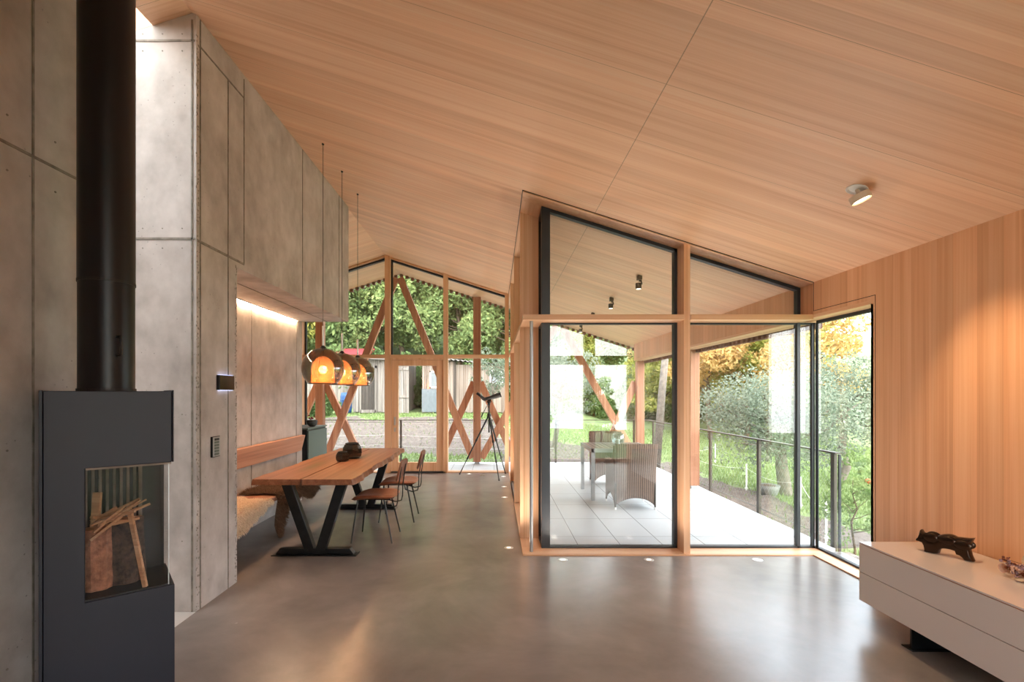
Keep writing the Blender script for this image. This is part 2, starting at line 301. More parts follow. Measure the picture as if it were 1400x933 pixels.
# ------------------------------------------------------------------ mesh helpers
class MB:
    """collects primitives and links them as ONE mesh object"""
    def __init__(s): s.v = []; s.f = []
    def add(s, vs, fs):
        o = len(s.v); s.v += [tuple(p) for p in vs]; s.f += [tuple(i + o for i in f) for f in fs]; return s
    def box(s, x0, x1, y0, y1, z0, z1):
        vs = [(x, y, z) for z in (z0, z1) for y in (y0, y1) for x in (x0, x1)]
        return s.add(vs, [(0, 2, 3, 1), (4, 5, 7, 6), (0, 1, 5, 4), (2, 6, 7, 3), (0, 4, 6, 2), (1, 3, 7, 5)])
    def slope(s, x0, x1, y0, y1, lo, hi):
        """slab that follows the roof: lo / hi are offsets from the ceiling plane (or ('z', value) for a level bottom)"""
        if x0 < RIDGE_X - 1e-6 and x1 > RIDGE_X + 1e-6:
            s.slope(x0, RIDGE_X, y0, y1, lo, hi); return s.slope(RIDGE_X, x1, y0, y1, lo, hi)
        f = lambda x, o: o[1] if isinstance(o, tuple) else roof_z(x) + o
        vs = []
        for o in (lo, hi):
            for y in (y0, y1):
                for x in (x0, x1): vs.append((x, y, f(x, o)))
        return s.add(vs, [(0, 2, 3, 1), (4, 5, 7, 6), (0, 1, 5, 4), (2, 6, 7, 3), (0, 4, 6, 2), (1, 3, 7, 5)])
    def bar(s, a, b, w, h, up=(0, 0, 1)):
        a = Vector(a); b = Vector(b); d = (b - a).normalized(); u = Vector(up)
        if abs(d.dot(u)) > .98: u = Vector((0, 1, 0))
        sx = d.cross(u).normalized(); u = sx.cross(d).normalized()
        vs = [p + sx * (w / 2 * i) + u * (h / 2 * j) for p in (a, b) for i, j in ((-1, -1), (1, -1), (1, 1), (-1, 1))]
        return s.add(vs, [(0, 1, 2, 3), (7, 6, 5, 4), (0, 4, 5, 1), (1, 5, 6, 2), (2, 6, 7, 3), (3, 7, 4, 0)])
    def tube(s, pts, r, n=8, caps=True):
        pts = [Vector(p) for p in pts]; rs = r if isinstance(r, (list, tuple)) else [r] * len(pts)
        rings = []; prev = None
        for i, p in enumerate(pts):
            d = ((pts[min(i + 1, len(pts) - 1)] - pts[max(i - 1, 0)])).normalized()
            if prev is None:
                prev = d.orthogonal().normalized()
            prev = (prev - d * prev.dot(d)).normalized(); q = d.cross(prev)
            rings.append([p + (prev * math.cos(2 * math.pi * k / n) + q * math.sin(2 * math.pi * k / n)) * rs[i] for k in range(n)])
        vs = [v for ring in rings for v in ring]; fs = []
        for i in range(len(pts) - 1):
            for k in range(n):
                fs.append((i * n + k, i * n + (k + 1) % n, (i + 1) * n + (k + 1) % n, (i + 1) * n + k))
        if caps:
            fs.append(tuple(reversed(range(n)))); fs.append(tuple((len(pts) - 1) * n + k for k in range(n)))
        return s.add(vs, fs)
    def cyl(s, c, r, h, n=24, r2=None):
        return s.tube([c, (c[0], c[1], c[2] + h)], [r, r if r2 is None else r2], n)
    def lathe(s, prof, c=(0, 0, 0), n=32, flat=0):
        vs = []; fs = []
        for (r, z) in prof:
            for k in range(n):
                a = 2 * math.pi * k / n; vs.append((c[0] + r * math.cos(a), c[1] + r * math.sin(a), c[2] + z))
        for i in range(len(prof) - 1):
            for k in range(n):
                fs.append((i * n + k, i * n + (k + 1) % n, (i + 1) * n + (k + 1) % n, (i + 1) * n + k))
        return s.add(vs, fs)
    def ball(s, c, r, n=12, m=8, sc=(1, 1, 1)):
        prof = [(max(1e-4, math.sin(math.pi * i / m)) * r, -math.cos(math.pi * i / m) * r) for i in range(m + 1)]
        o = len(s.v); s.lathe(prof, (0, 0, 0), n)
        s.v[o:] = [(c[0] + x * sc[0], c[1] + y * sc[1], c[2] + z * sc[2]) for x, y, z in s.v[o:]]
        return s
    def prism(s, poly, a0, a1, axis='Y'):
        """polygon (2D) extruded along an axis; poly in the other two axes in order"""
        n = len(poly); vs = []
        for a in (a0, a1):
            for (p, q) in poly:
                vs.append({'Y': (p, a, q), 'X': (a, p, q), 'Z': (p, q, a)}[axis])
        return s.add(vs, [tuple(range(n)), tuple(reversed(range(n, 2 * n)))] + [(i, i + n, (i + 1) % n + n, (i + 1) % n) for i in range(n)])
    def xf(s, mat, start=0):
        s.v[start:] = [tuple(mat @ Vector(p)) for p in s.v[start:]]; return s
    def build(s, name, mat, parent=None, smooth=False, bevel=0.0, world=False, seg=2, fix=True):
        me = bpy.data.meshes.new(name)
        vs = s.v
        if world and parent is not None:
            inv = parent.matrix_world_i; vs = [tuple(inv @ Vector(p)) for p in vs]
        me.from_pydata(vs, [], s.f); me.materials.append(mat)
        if fix and len(s.f) < 60000:
            bm = bmesh.new(); bm.from_mesh(me); bmesh.ops.recalc_face_normals(bm, faces=bm.faces); bm.to_mesh(me); bm.free()
        if smooth: me.polygons.foreach_set('use_smooth', [True] * len(me.polygons))
        o = bpy.data.objects.new(name, me); COL.objects.link(o)
        if parent is not None: o.parent = parent
        if bevel:
            bv = o.modifiers.new('bevel', 'BEVEL'); bv.width = bevel; bv.segments = seg; bv.limit_method = 'ANGLE'; bv.angle_limit = math.radians(40)
        return o
def autosmooth(o, deg=40):
    me = o.data; me.polygons.foreach_set('use_smooth', [True] * len(me.polygons))
    bm = bmesh.new(); bm.from_mesh(me)
    for e in bm.edges:
        if len(e.link_faces) == 2 and e.calc_face_angle(0) > math.radians(deg): e.smooth = False
    bm.to_mesh(me); bm.free(); return o
class Root:
    pass
ROOT_M = {}
def thing(name, label=None, cat=None, loc=(0, 0, 0), rz=0.0, group=None, kind=None):
    o = bpy.data.objects.new(name, None); COL.objects.link(o); o.location = loc; o.rotation_euler = (0, 0, rz); o.empty_display_size = .1
    tag(o, label, cat, group, kind); ROOT_M[o.name] = (Matrix.Translation(loc) @ Matrix.Rotation(rz, 4, 'Z')).inverted()
    return o
def tag(o, label=None, cat=None, group=None, kind=None):
    if label: o['label'] = label
    if cat: o['category'] = cat
    if group: o['group'] = group
    if kind: o['kind'] = kind
    return o
def part(mb, name, mat, root, world=True, **k):
    if world:
        inv = ROOT_M[root.name]; mb.v = [tuple(inv @ Vector(p)) for p in mb.v]
    return mb.build(name, mat, root, **k)
def sub(mb, name, mat, par, root, world=True, **k):
    """sub-part: parent sits at the identity under its thing, so the same local frame applies"""
    if world:
        inv = ROOT_M[root.name]; mb.v = [tuple(inv @ Vector(p)) for p in mb.v]
    return mb.build(name, mat, par, **k)
def copy_thing(root, loc, rz, label=None, scale=None):
    c = root.copy(); COL.objects.link(c); c.location = loc; c.rotation_euler = (0, 0, rz)
    if scale: c.scale = scale
    if label: c['label'] = label
    for ch in [o for o in root.children]:
        d = ch.copy(); COL.objects.link(d); d.parent = c
        for g in list(ch.children):
            e = g.copy(); COL.objects.link(e); e.parent = d
    return c
def struct(mb, name, mat, label=None, **k):
    o = mb.build(name, mat, None, **k); o['kind'] = 'structure'
    if label: o['label'] = label
    return o

# ------------------------------------------------------------------ ground outside
def sstep(a, b, x):
    t = min(1, max(0, (x - a) / (b - a))); return t * t * (3 - 2 * t)
def ground_z(x, y):
    left = -.15 + .07 * max(0, y - 11)
    right = -.58 + .055 * max(0, y - 14)
    s = sstep(-.5, 5, x) if y > 0 else 1
    if y > 9: s = sstep(.5, 6.5, x)
    z = left * (1 - s) + right * s
    z += .34 * max(0, y - 27) * (1 - .55 * sstep(0, 14, x))
    if y < -2: z -= .05 * (-2 - y)
    if x > 7: z -= .02 * (x - 7)
    return z
def soil_at(x, y):
    w = .5 * math.sin(x * 1.7) + .4 * math.sin(y * 2.1 + x)
    if x < 0.2: return 1.0 if 12.6 + .3 * w < y < 20.5 + w else 0.0
    if x < 3.6: return 1.0 if 10.9 < y < 15.0 + .4 * w else 0.0
    return 1.0 if (x < 5.6 + .3 * w - .12 * max(0, y - 9) and 6.5 < y < 14.2) else 0.0
def build_ground():
    xs = np.concatenate([np.arange(-60, -10, 2.0), np.arange(-10, 12, .25), np.arange(12, 70.1, 2.0)])
    ys = np.concatenate([np.arange(-60, -4, 3.0), np.arange(-4, 26, .25), np.arange(26, 100.1, 2.0)])
    rr = random.Random(3); vs = []; so = []
    for y in ys:
        for x in xs:
            inside = (-6.6 < x < 3.3 and -1.6 < y < 10.9)
            so_ = soil_at(x, y); n = rr.uniform(-.05, .05) * (1 if so_ else .35)
            z = ground_z(x, y) + n
            if inside: z = min(z, -.45)
            vs.append((float(x), float(y), float(z))); so.append(so_)
    nx = len(xs); fs = [(j * nx + i, j * nx + i + 1, (j + 1) * nx + i + 1, (j + 1) * nx + i) for j in range(len(ys) - 1) for i in range(nx - 1)]
    me = bpy.data.meshes.new('ground'); me.from_pydata(vs, [], fs)
    at = me.attributes.new('soil', 'FLOAT', 'POINT'); at.data.foreach_set('value', so)
    me.polygons.foreach_set('use_smooth', [True] * len(fs))
    m, n, l, b = new_mat('meadow_and_tilled_soil')
    tc = n.new('ShaderNodeTexCoord'); a = n.new('ShaderNodeAttribute'); a.attribute_name = 'soil'
    t = n.new('ShaderNodeTexNoise'); t.inputs['Scale'].default_value = 5; t.inputs['Detail'].default_value = 9; t.inputs['Roughness'].default_value = .75; l.new(tc.outputs['Object'], t.inputs['Vector'])
    g = n.new('ShaderNodeValToRGB'); g.color_ramp.elements[0].position = .3; g.color_ramp.elements[0].color = c4(srgb(96, 118, 70)); g.color_ramp.elements[1].position = .7; g.color_ramp.elements[1].color = c4(srgb(150, 166, 112))
    s = n.new('ShaderNodeValToRGB'); s.color_ramp.elements[0].position = .36; s.color_ramp.elements[0].color = c4(srgb(66, 56, 51)); s.color_ramp.elements[1].position = .66; s.color_ramp.elements[1].color = c4(srgb(132, 120, 112))
    l.new(t.outputs['Fac'], g.inputs['Fac'])
    t2 = n.new('ShaderNodeTexNoise'); t2.inputs['Scale'].default_value = 9; t2.inputs['Detail'].default_value = 10; t2.inputs['Roughness'].default_value = .8; l.new(tc.outputs['Object'], t2.inputs['Vector']); l.new(t2.outputs['Fac'], s.inputs['Fac'])
    ad = n.new('ShaderNodeMath'); ad.operation = 'ADD'; l.new(a.outputs['Fac'], ad.inputs[0])
    of = n.new('ShaderNodeMapRange'); of.inputs['To Min'].default_value = -.5; of.inputs['To Max'].default_value = .5; l.new(t.outputs['Fac'], of.inputs['Value']); l.new(of.outputs[0], ad.inputs[1])
    gt = n.new('ShaderNodeMapRange'); gt.inputs['From Min'].default_value = .42; gt.inputs['From Max'].default_value = .58; l.new(ad.outputs[0], gt.inputs['Value'])
    mx = n.new('ShaderNodeMix'); mx.data_type = 'RGBA'; l.new(gt.outputs[0], mx.inputs['Factor']); l.new(g.outputs['Color'], mx.inputs['A']); l.new(s.outputs['Color'], mx.inputs['B']); l.new(mx.outputs['Result'], b.inputs['Base Color'])
    b.inputs['Roughness'].default_value = .95
    bp = n.new('ShaderNodeBump'); bp.inputs['Strength'].default_value = .8; bp.inputs['Distance'].default_value = .08; l.new(t2.outputs['Fac'], bp.inputs['Height']); l.new(bp.outputs['Normal'], b.inputs['Normal'])
    me.materials.append(m); o = bpy.data.objects.new('ground', me); COL.objects.link(o); o['kind'] = 'structure'
build_ground()

# ------------------------------------------------------------------ floors
struct(MB().box(-2.12, 3.19, -1.25, 4.605, -.25, 0).box(-2.12, .265, 4.605, 9.5, -.25, 0).box(-6.2, -2.12, 3.43, 9.5, -.25, 0), 'floor', M['floor'])
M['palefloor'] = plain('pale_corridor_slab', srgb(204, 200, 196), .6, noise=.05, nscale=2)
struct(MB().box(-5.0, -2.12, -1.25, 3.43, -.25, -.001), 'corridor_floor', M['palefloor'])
struct(MB().box(.48, 3.42, 4.86, 9.6, -.2, -.012).box(-4.4, 3.42, 9.62, 10.98, -.2, -.012), 'terrace_floor', M['tile'])

# ------------------------------------------------------------------ roof / ceiling (one folded slab with a skylight opening)
YB, YF, TH = -1.6, 10.95, .34
c = MB()
c.slope(RIDGE_X, 3.36, YB, YF, 0, TH)
c.slope(-2.43, RIDGE_X, YB, YF, 0, TH)
c.slope(-3.60, -2.43, 3.43, YF, 0, TH)
c.slope(-3.60, -2.43, YB, -.9, 0, TH)
c.slope(-6.6, -3.60, YB, YF, 0, TH)
struct(c, 'ceiling', M['ceil'])
struct(MB().slope(-3.62, -2.41, -.92, 3.45, TH, TH + .03), 'window_6', M['glass'], 'skylight pane over the corridor')
# verge and eaves battens that show as a dotted edge under the roof rim
b = MB(); x = -6.4
while x < 3.3:
    b.box(x, x + .065, YF - .06, YF + .02, roof_z(x + .03) - .062, roof_z(x + .03) - .002); x += .125
y = 4.95
while y < 10.8:
    b.box(3.27, 3.35, y, y + .065, 2.215, 2.275); y += .125
struct(b, 'trim_1', plain('roof_batten_ends', srgb(96, 60, 42), .7))
struct(MB().slope(-6.6, 3.36, YF + .021, YF + .04, -.02, TH + .02) if False else MB().slope(RIDGE_X, 3.36, YF + .001, YF + .03, -.01, TH).slope(-6.6, RIDGE_X, YF + .001, YF + .03, -.01, TH), 'trim_2', M['galv'])

# ------------------------------------------------------------------ walls
ZT = 4.235
w = struct(MB().slope(-2.32, -2.12, -1.25, 2.62, ('z', -.001), -.002), 'wall_left', M['conc'])
j = MB()
for y in (-.2, 1.0, 2.217): j.box(-2.121, -2.116, y - .005, y + .005, .0, ZT)
j.box(-2.121, -2.116, -1.2, 2.62, 2.63, 2.643)
j.build('formwork_joint', M['joint'], w)
d = MB()
for yy in (.85, 1.15, 2.10, 2.33):
    for z in (2.52, 2.76, 1.3, .35): d.cyl((0, 0, 0), .005, .003, 10).xf(Matrix.Translation((-2.121, yy, z)) @ Matrix.Rotation(math.pi / 2, 4, 'Y'), len(d.v) - 20)
d.build('tie_hole', M['joint'], w)

# the free-standing concrete core with the bench niche
k = MB()
k.slope(-4.0, -2.12, 3.43, 3.97, ('z', -.001), -.002)
k.slope(-4.0, -2.12, 3.97, 6.99, ('z', 2.583), -.002)
k.box(-4.0, -2.81, 3.97, 7.035, -.001, 2.60)
core = struct(k, 'wall_middle', M['conc'])
j = MB()
xs_ = -2.121
def vj(y, z0, z1, w_=.0045): j.box(xs_, xs_ + .005, y - w_, y + w_, z0, z1)
vj(3.838, 0, 4.04); vj(4.08, 2.64, 4.20); vj(5.32, 2.583, ZT); vj(6.56, 2.583, ZT); vj(3.475, 0, ZT, .006)
j.box(xs_, xs_ + .005, 3.44, 4.08, 2.63, 2.648); j.box(xs_, xs_ + .005, 3.47, 4.08, 4.035, 4.047)
j.box(-4.0, -2.13, 3.425, 3.431, 4.045, 4.059); j.box(-4.0, -2.13, 3.425, 3.431, 2.64, 2.655); j.box(-2.155, -2.143, 3.425, 3.431, 0, 4.2)
for y in (5.57, 6.83): j.box(-2.811, -2.806, y - .006, y + .006, 0, 2.583)
j.box(-2.42, -2.41, 3.98, 6.95, 2.579, 2.584); j.box(-2.12, -2.42, 6.2, 6.21, 2.579, 2.584)
j.build('formwork_joint', M['joint'], core)
d = MB()
for xx in (-2.22, -2.36, -2.5):
    for z in (2.58, 2.72, 3.98, 4.10, .5, 1.4): d.cyl((0, 0, 0), .005, .003, 10).xf(Matrix.Translation((xx, 3.431, z)) @ Matrix.Rotation(math.pi / 2, 4, 'X'), len(d.v) - 20)
d.build('tie_hole', M['joint'], core)
rg = random.Random(12)
e = MB()   # honeycombed, crumbly bead on the arrises
for yy, w_ in ((3.446, .016), (3.955, .012)):
    for i in range(260):
        z = rg.uniform(0, 2.6 if yy > 3.9 else 4.1); q = rg.uniform(.003, .008); e.ball((-2.121, yy + rg.uniform(-w_, w_), z), q, 5, 3, (.5, 1, 1.4))
e.build('rough_edge', M['joint'], core)

# right timber wall with the corner window
wr = struct(MB().slope(RX, 3.28, -1.5, 3.90, ('z', -.2), 0).slope(RX, 3.28, 3.90, 4.82, ('z', 2.30), 0).box(RX + .01, 3.28, 3.9, 4.9, -.3, -.02), 'wall_right', M['wallwood'])
j = MB().box(RX - .001, RX + .001, 3.852, 3.857, 0, 2.335).box(RX - .001, RX + .001, 3.852, 4.60, 2.332, 2.337).box(RX - .001, RX + .001, 4.597, 4.603, 2.332, 2.61)
j.build('shadow_gap', M['rubber'], wr)
# downstand over the terrace and its boxed eaves
struct(MB().slope(RX, 3.15, 4.82, 10.55, ('z', 2.29), 0), 'trim_3', M['wallwood'])
struct(MB().box(RX, 3.26, 4.86, 10.58, 2.262, 2.29), 'trim_4', M['beamY'])
struct(MB().slope(3.26, 3.36, 4.86, 10.9, ('z', 2.275), 0), 'trim_5', M['galv'])

# far wall left of the glazing, kitchen side wall, corridor wall, behind the camera
struct(MB().slope(-6.2, -3.80, 9.5, 9.62, ('z', -.2), 0), 'wall_far', M['wallwood'])
struct(MB().slope(-6.3, -6.2, 3.2, 9.62, ('z', -.2), 0), 'wall_kitchen', M['wallwood'])
struct(MB().slope(-6.3, -4.0, 3.25, 3.43, ('z', -.2), 0).slope(-5.12, -5.0, -1.4, 3.43, ('z', -.2), 0), 'wall_corridor', M['conc'])
struct(MB().slope(-5.12, .55, -1.45, -1.25, ('z', -.2), 0), 'wall_back', M['wallwood'])

# ------------------------------------------------------------------ glazing
def z_in(x): return roof_z(x) - .002
# window_1: the tall glazed front towards the terrace
w1 = thing('window_1', kind='structure')
part(MB().box(.265, 3.19, 4.605, 4.82, -.12, .012), 'sill', M['beamX'], w1)
part(MB().slope(1.807, 1.867, 4.63, 4.82, ('z', .012), -.012), 'mullion', M['beamZ'], w1)
part(MB().box(.265, 1.807, 4.605, 4.82, 2.252, 2.302).box(1.867, RX, 4.605, 4.82, 2.252, 2.302), 'transom', M['beamX'], w1)
part(MB().slope(.265, RX, 4.607, 4.82, -.012, -.001), 'head_board', M['beamX'], w1)
part(MB().slope(.258, RX, 4.598, 4.606, -.004, .001), 'shadow_gap', M['rubber'], w1)
fr = MB()
for x0, x1 in ((.46, .545), (1.775, 1.807), (1.867, 1.882), (3.0, 3.03)):
    fr.slope(x0, x1, 4.80, 4.86, ('z', .012), -.012)
fr.slope(.545, 3.0, 4.80, 4.86, -.045, -.012)
fr.box(.545, 3.19, 4.80, 4.86, .0, .03).box(.545, 3.19, 4.81, 4.86, 2.236, 2.252).box(.545, 3.0, 4.81, 4.86, 2.302, 2.325)
fr.box(3.145, 3.172, 4.80, 4.83, .012, 2.25)
part(fr, 'frame', M['black'], w1)
part(MB().box(3.177, 3.186, 4.79, 4.80, .012, 2.25), 'glass_edge', M['galv'], w1)
for x0, x1, hi in ((.545, 1.775, 0), (1.882, 3.0, 0)):
    part(MB().slope(x0, x1, 4.82, 4.85, ('z', 2.325), -.045), 'pane', M['glass'], w1)
part(MB().box(.545, 1.775, 4.82, 4.85, .03, 2.236), 'pane', M['glass'], w1)
part(MB().box(1.882, 3.145, 4.82, 4.85, .03, 2.236), 'pane', M['glass'], w1)
# window_2: side glazing along the terrace
w2 = thing('window_2', kind='structure')
part(MB().box(.265, .47, 4.82, 6.78, -.12, .012).box(.265, .47, 8.48, 9.5, -.12, .012), 'sill', M['beamY'], w2)
part(MB().box(.28, .47, 6.78, 8.48, -.12, .02), 'threshold', M['galv'], w2)
for y in (5.13, 6.78, 8.42):
    part(MB().slope(.265, .46, y, y + .06, ('z', .012), -.012), 'mullion', M['beamZ'], w2)
part(MB().box(.265, .46, 4.82, 9.5, 2.252, 2.302), 'transom', M['beamY'], w2)
part(MB().slope(.265, .47, 4.82, 9.5, -.012, -.001), 'head_board', M['beamY'], w2)
part(MB().slope(.258, .266, 4.606, 9.5, -.004, .001), 'shadow_gap', M['rubber'], w2)
fr = MB()
for y in (4.82, 5.14, 6.79, 8.43, 9.42):
    fr.slope(.46, .52, y + (.04 if y < 5 else 0), y + .05, ('z', .012), -.012)
fr.slope(.46, .52, 4.86, 9.5, -.045, -.012); fr.box(.46, .52, 4.86, 9.5, 0, .03).box(.46, .52, 4.86, 9.5, 2.236, 2.325)
part(fr, 'frame', M['black'], w2)
for y0, y1 in ((4.87, 6.79), (6.84, 8.43), (8.48, 9.42)):
    part(MB().slope(.48, .505, y0, y1, ('z', 2.325), -.045), 'pane', M['glass'], w2)
for y0, y1 in ((4.87, 6.79), (8.48, 9.42)):
    part(MB().box(.48, .505, y0, y1, .03, 2.236), 'pane', M['glass'], w2)
part(MB().cyl((.352, 4.70, .012), .016, 2.24, 20), 'steel_column', M['galv'], w2, smooth=False)
# terrace door in the side glazing
d2 = thing('door_2', kind='structure')
part(MB().box(.33, .40, 6.84, 6.95, .02, 2.25).box(.33, .40, 8.31, 8.42, .02, 2.25).box(.33, .40, 6.95, 8.31, 2.14, 2.25).box(.33, .40, 6.95, 8.31, .02, .14), 'leaf', M['beamZ'], d2)
part(MB().box(.355, .375, 6.95, 8.31, .14, 2.14), 'pane', M['glass'], d2)
part(MB().box(.285, .30, 6.875, 6.90, .62, 1.0).box(.30, .33, 6.88, 6.895, .66, .69).box(.30, .33, 6.88, 6.895, .93, .96), 'handle', M['galv'], d2)

# window_3: gable glazing at the far end
w3 = thing('window_3', kind='structure')
WL = -3.80
part(MB().box(WL, -2.05, 9.42, 9.6, -.1, .02).box(-.97, .265, 9.42, 9.6, -.1, .02), 'sill', M['beamX'], w3)
part(MB().slope(-2.148, -2.05, 9.40, 9.56, ('z', 0), -.002), 'mullion', M['beamZ'], w3)
part(MB().slope(-1.01, -.925, 9.40, 9.56, ('z', 0), -.002), 'mullion', M['beamZ'], w3)
part(MB().slope(WL, WL + .05, 9.40, 9.56, ('z', 0), -.002), 'mullion', M['beamZ'], w3)
part(MB().slope(.19, .265, 9.40, 9.56, ('z', 0), -.002), 'mullion', M['beamZ'], w3)
part(MB().box(WL, .265, 9.41, 9.56, 2.236, 2.302), 'transom', M['beamX'], w3)
part(MB().slope(WL, .265, 9.44, 9.56, -.03, -.001), 'head_board', M['beamX'], w3)
fr = MB().slope(WL, .265, 9.52, 9.6, -.065, -.03)
for x in (WL + .05, -2.05): fr.slope(x, x + .03, 9.52, 9.58, ('z', 2.302), -.04)
fr.box(WL + .05, WL + .08, 9.52, 9.58, .02, 2.236)
part(fr, 'frame', M['black'], w3)
for x0, x1 in ((WL + .08, -2.148), (-2.02, -1.01), (-.925, .19)):
    if x0 < RIDGE_X < x1:
        part(MB().slope(x0, RIDGE_X, 9.535, 9.56, ('z', 2.302), -.065).slope(RIDGE_X, x1, 9.535, 9.56, ('z', 2.302), -.065), 'pane', M['glass'], w3)
    else:
        part(MB().slope(x0, x1, 9.535, 9.56, ('z', 2.302), -.065), 'pane', M['glass'], w3)
for x0, x1 in ((WL + .08, -2.148), (-.925, .19)):
    part(MB().box(x0, x1, 9.535, 9.56, .02, 2.236), 'pane', M['glass'], w3)
d1 = thing('door_1', kind='structure')
part(MB().box(-2.05, -2.02, 9.40, 9.54, 0, 2.236).box(-2.02, -1.01, 9.40, 9.54, 2.205, 2.236), 'frame', M['beamZ'], d1)
part(MB().box(-2.018, -1.895, 9.43, 9.52, .03, 2.20).box(-1.145, -1.013, 9.43, 9.52, .03, 2.20).box(-1.895, -1.145, 9.43, 9.52, 2.09, 2.20).box(-1.895, -1.145, 9.43, 9.52, .03, .20), 'leaf', M['beamZ'], d1, bevel=.003)
part(MB().box(-1.895, -1.145, 9.47, 9.495, .20, 2.09), 'pane', M['glass'], d1)
part(MB().box(-1.972, -1.94, 9.418, 9.43, .93, 1.09).box(-1.966, -1.944, 9.40, 9.418, 1.03, 1.05).box(-1.964, -1.946, 9.385, 9.40, .93, 1.05), 'handle', M['steel'], d1, bevel=.002)
part(MB().box(-1.97, -1.942, 9.42, 9.43, .80, .88), 'lock_plate', M['steel'], d1)
part(MB().box(-2.05, -.97, 9.40, 9.6, -.1, .03), 'threshold', M['black'], d1)

# window_4: corner window in the right wall
w4 = thing('window_4', kind='structure')
part(MB().box(RX, 3.18, 3.90, 4.605, -.12, .012), 'sill', M['beamY'], w4)
part(MB().box(3.18, 3.22, 3.90, 4.79, .0, .03).box(3.18, 3.22, 3.88, 4.79, 2.24, 2.27).box(3.18, 3.19, 4.765, 4.79, .03, 2.24), 'frame', M['black'], w4)
part(MB().box(RX, 3.28, 3.898, 4.82, 2.27, 2.301).box(RX, 3.23, 3.875, 3.90, 0, 2.27), 'lining', M['beamY'], w4)
part(MB().box(3.19, 3.21, 3.90, 4.765, .03, 2.24), 'pane', M['glass'], w4)
part(MB().box(3.195, 3.45, 3.6, 4.82, -.15, -.03), 'outer_sill', M['galv'], w4)

# window_5: glazed wall behind the camera (lights the room, and is what the front panes mirror)
w5 = thing('window_5', kind='structure')
BW = (-1.95, -.75, .55, 2.02 + .12, RX)
part(MB().slope(.55, .67, -1.45, -1.27, ('z', 0), -.002), 'mullion', M['beamZ'], w5)
part(MB().slope(2.02, 2.26, -1.45, -1.27, ('z', 0), -.002), 'mullion', M['beamZ'], w5)
part(MB().box(.67, RX, -1.44, -1.28, 2.2, 2.40).box(.67, RX, -1.44, -1.28, -.1, .06), 'transom', M['beamX'], w5)
for x0, x1 in ((.67, 2.02), (2.26, RX)):
    part(MB().box(x0, x1, -1.37, -1.35, .06, 2.2), 'pane', M['glass'], w5)
    part(MB().slope(x0, x1, -1.37, -1.35, ('z', 2.4), -.002), 'pane', M['glass'], w5)

# ------------------------------------------------------------------ gable truss and posts outside
def post(x, y, z0, z1, label, s=.15, name='timber_post'):
    t = thing(name, label, 'post', (x, y, -.012))
    part(MB().box(x - s / 2, x + s / 2, y - s / 2, y + s / 2, z0, z1), 'shaft', M['larch'], t, bevel=.006)
    part(MB().box(x - .05, x + .05, y - .05, y + .05, -.012, z0), 'steel_shoe', M['galv'], t)
    return t
YT = 10.7
post(-3.87, YT, .04, roof_z(-3.96) - .004, 'leftmost larch post outside the far window, above the green cabinet', .165)
post(-.40, YT, .04, roof_z(-.32) - .004, 'larch post outside the far window, directly behind the tripod', .165)
post(3.20, YT, .04, 2.26, 'far corner larch post of the terrace under the eaves', .16)
post(3.33 - .07, 7.96, .04, 2.26, 'near larch post of the terrace, beside the railing', .15)
def brace(a, b, label, dy=0, w_=.15):
    m = MB().bar((a[0], YT + dy, a[1]), (b[0], YT + dy, b[1]), .10, w_, (0, 0, 1))
    o = m.build('diagonal_brace', M['larch_d'], None, bevel=.005)
    return tag(o, label, 'brace', None)
M['larch_d'] = wood('larch_brace', srgb(150, 96, 70), srgb(186, 130, 100), srgb(206, 156, 126), 'Z', 'Y', .5, .03, .6, knots=.6, fine=14)
NZ = 1.80
brace((-2.20, 4.10), (-3.74, .12), 'long larch brace falling left from the gable peak to the leftmost post foot', .0)
brace((-2.10, 4.10), (-.50, .12), 'long larch brace falling right from the gable peak to the post foot behind the tripod', .0)
brace((-3.80, NZ), (-2.98, .05), 'short larch brace from the leftmost post down right, crossing behind the dining table', .101)
brace((-3.94, NZ), (-4.7, .05), 'short larch brace from the leftmost post down left, mostly hidden by the wall', .101)
brace((-.47, NZ), (-1.24, .05), 'short larch brace crossing just right of the glazed door', .101)
brace((-.33, NZ), (.44, .05), 'short larch brace falling right behind the spotting scope', .101)
brace((-.30, .12), (1.35, roof_z(1.35) - .10), 'long larch brace rising right from the post foot behind the tripod', .0)
brace((3.10, .12), (1.50, roof_z(1.5) - .10), 'long larch brace seen behind the wicker chairs, leaning left from the far corner post', .0)
brace((3.13, NZ), (2.36, .05), 'short larch brace from the far corner post down left behind the patio table', .101)

# ------------------------------------------------------------------ terrace railing
def net(mb, p0, p1, z0, z1, step=.085, r=.0011):
    p0 = Vector(p0); p1 = Vector(p1); L = (p1 - p0).length; d = (p1 - p0) / L; H = z1 - z0; slope = 1.25
    s = -H / slope
    while s < L:
        for sg in (1, -1):
            a0, a1 = s, s + H / slope; za, zb = (z0, z1) if sg > 0 else (z1, z0)
            t0 = max(0, (0 - a0) / (a1 - a0)); t1 = min(1, (L - a0) / (a1 - a0))
            if t1 - t0 < .01: continue
            A = p0 + d * (a0 + (a1 - a0) * t0); B = p0 + d * (a0 + (a1 - a0) * t1)
            mb.tube([(A.x, A.y, za + (zb - za) * t0), (B.x, B.y, za + (zb - za) * t1)], r, 3, False)
        s += step
    mb.tube([(p0.x, p0.y, z0), (p1.x, p1.y, z0)], .004, 5); mb.tube([(p0.x, p0.y, z1), (p1.x, p1.y, z1)], .004, 5)
rl = thing('terrace_railing', 'dark steel railing with cable net along the right side of the terrace', 'railing', (3.45, 7.7, -.15))
part(MB().box(3.42, 3.475, 4.86, 10.86, .937, .953), 'top_rail', M['rail'], rl)
py_ = (4.90, 6.30, 7.72, 9.12, 10.52)
for y in py_: part(MB().box(3.432, 3.462, y - .005, y + .05, -.15, .937), 'post', M['rail'], rl)
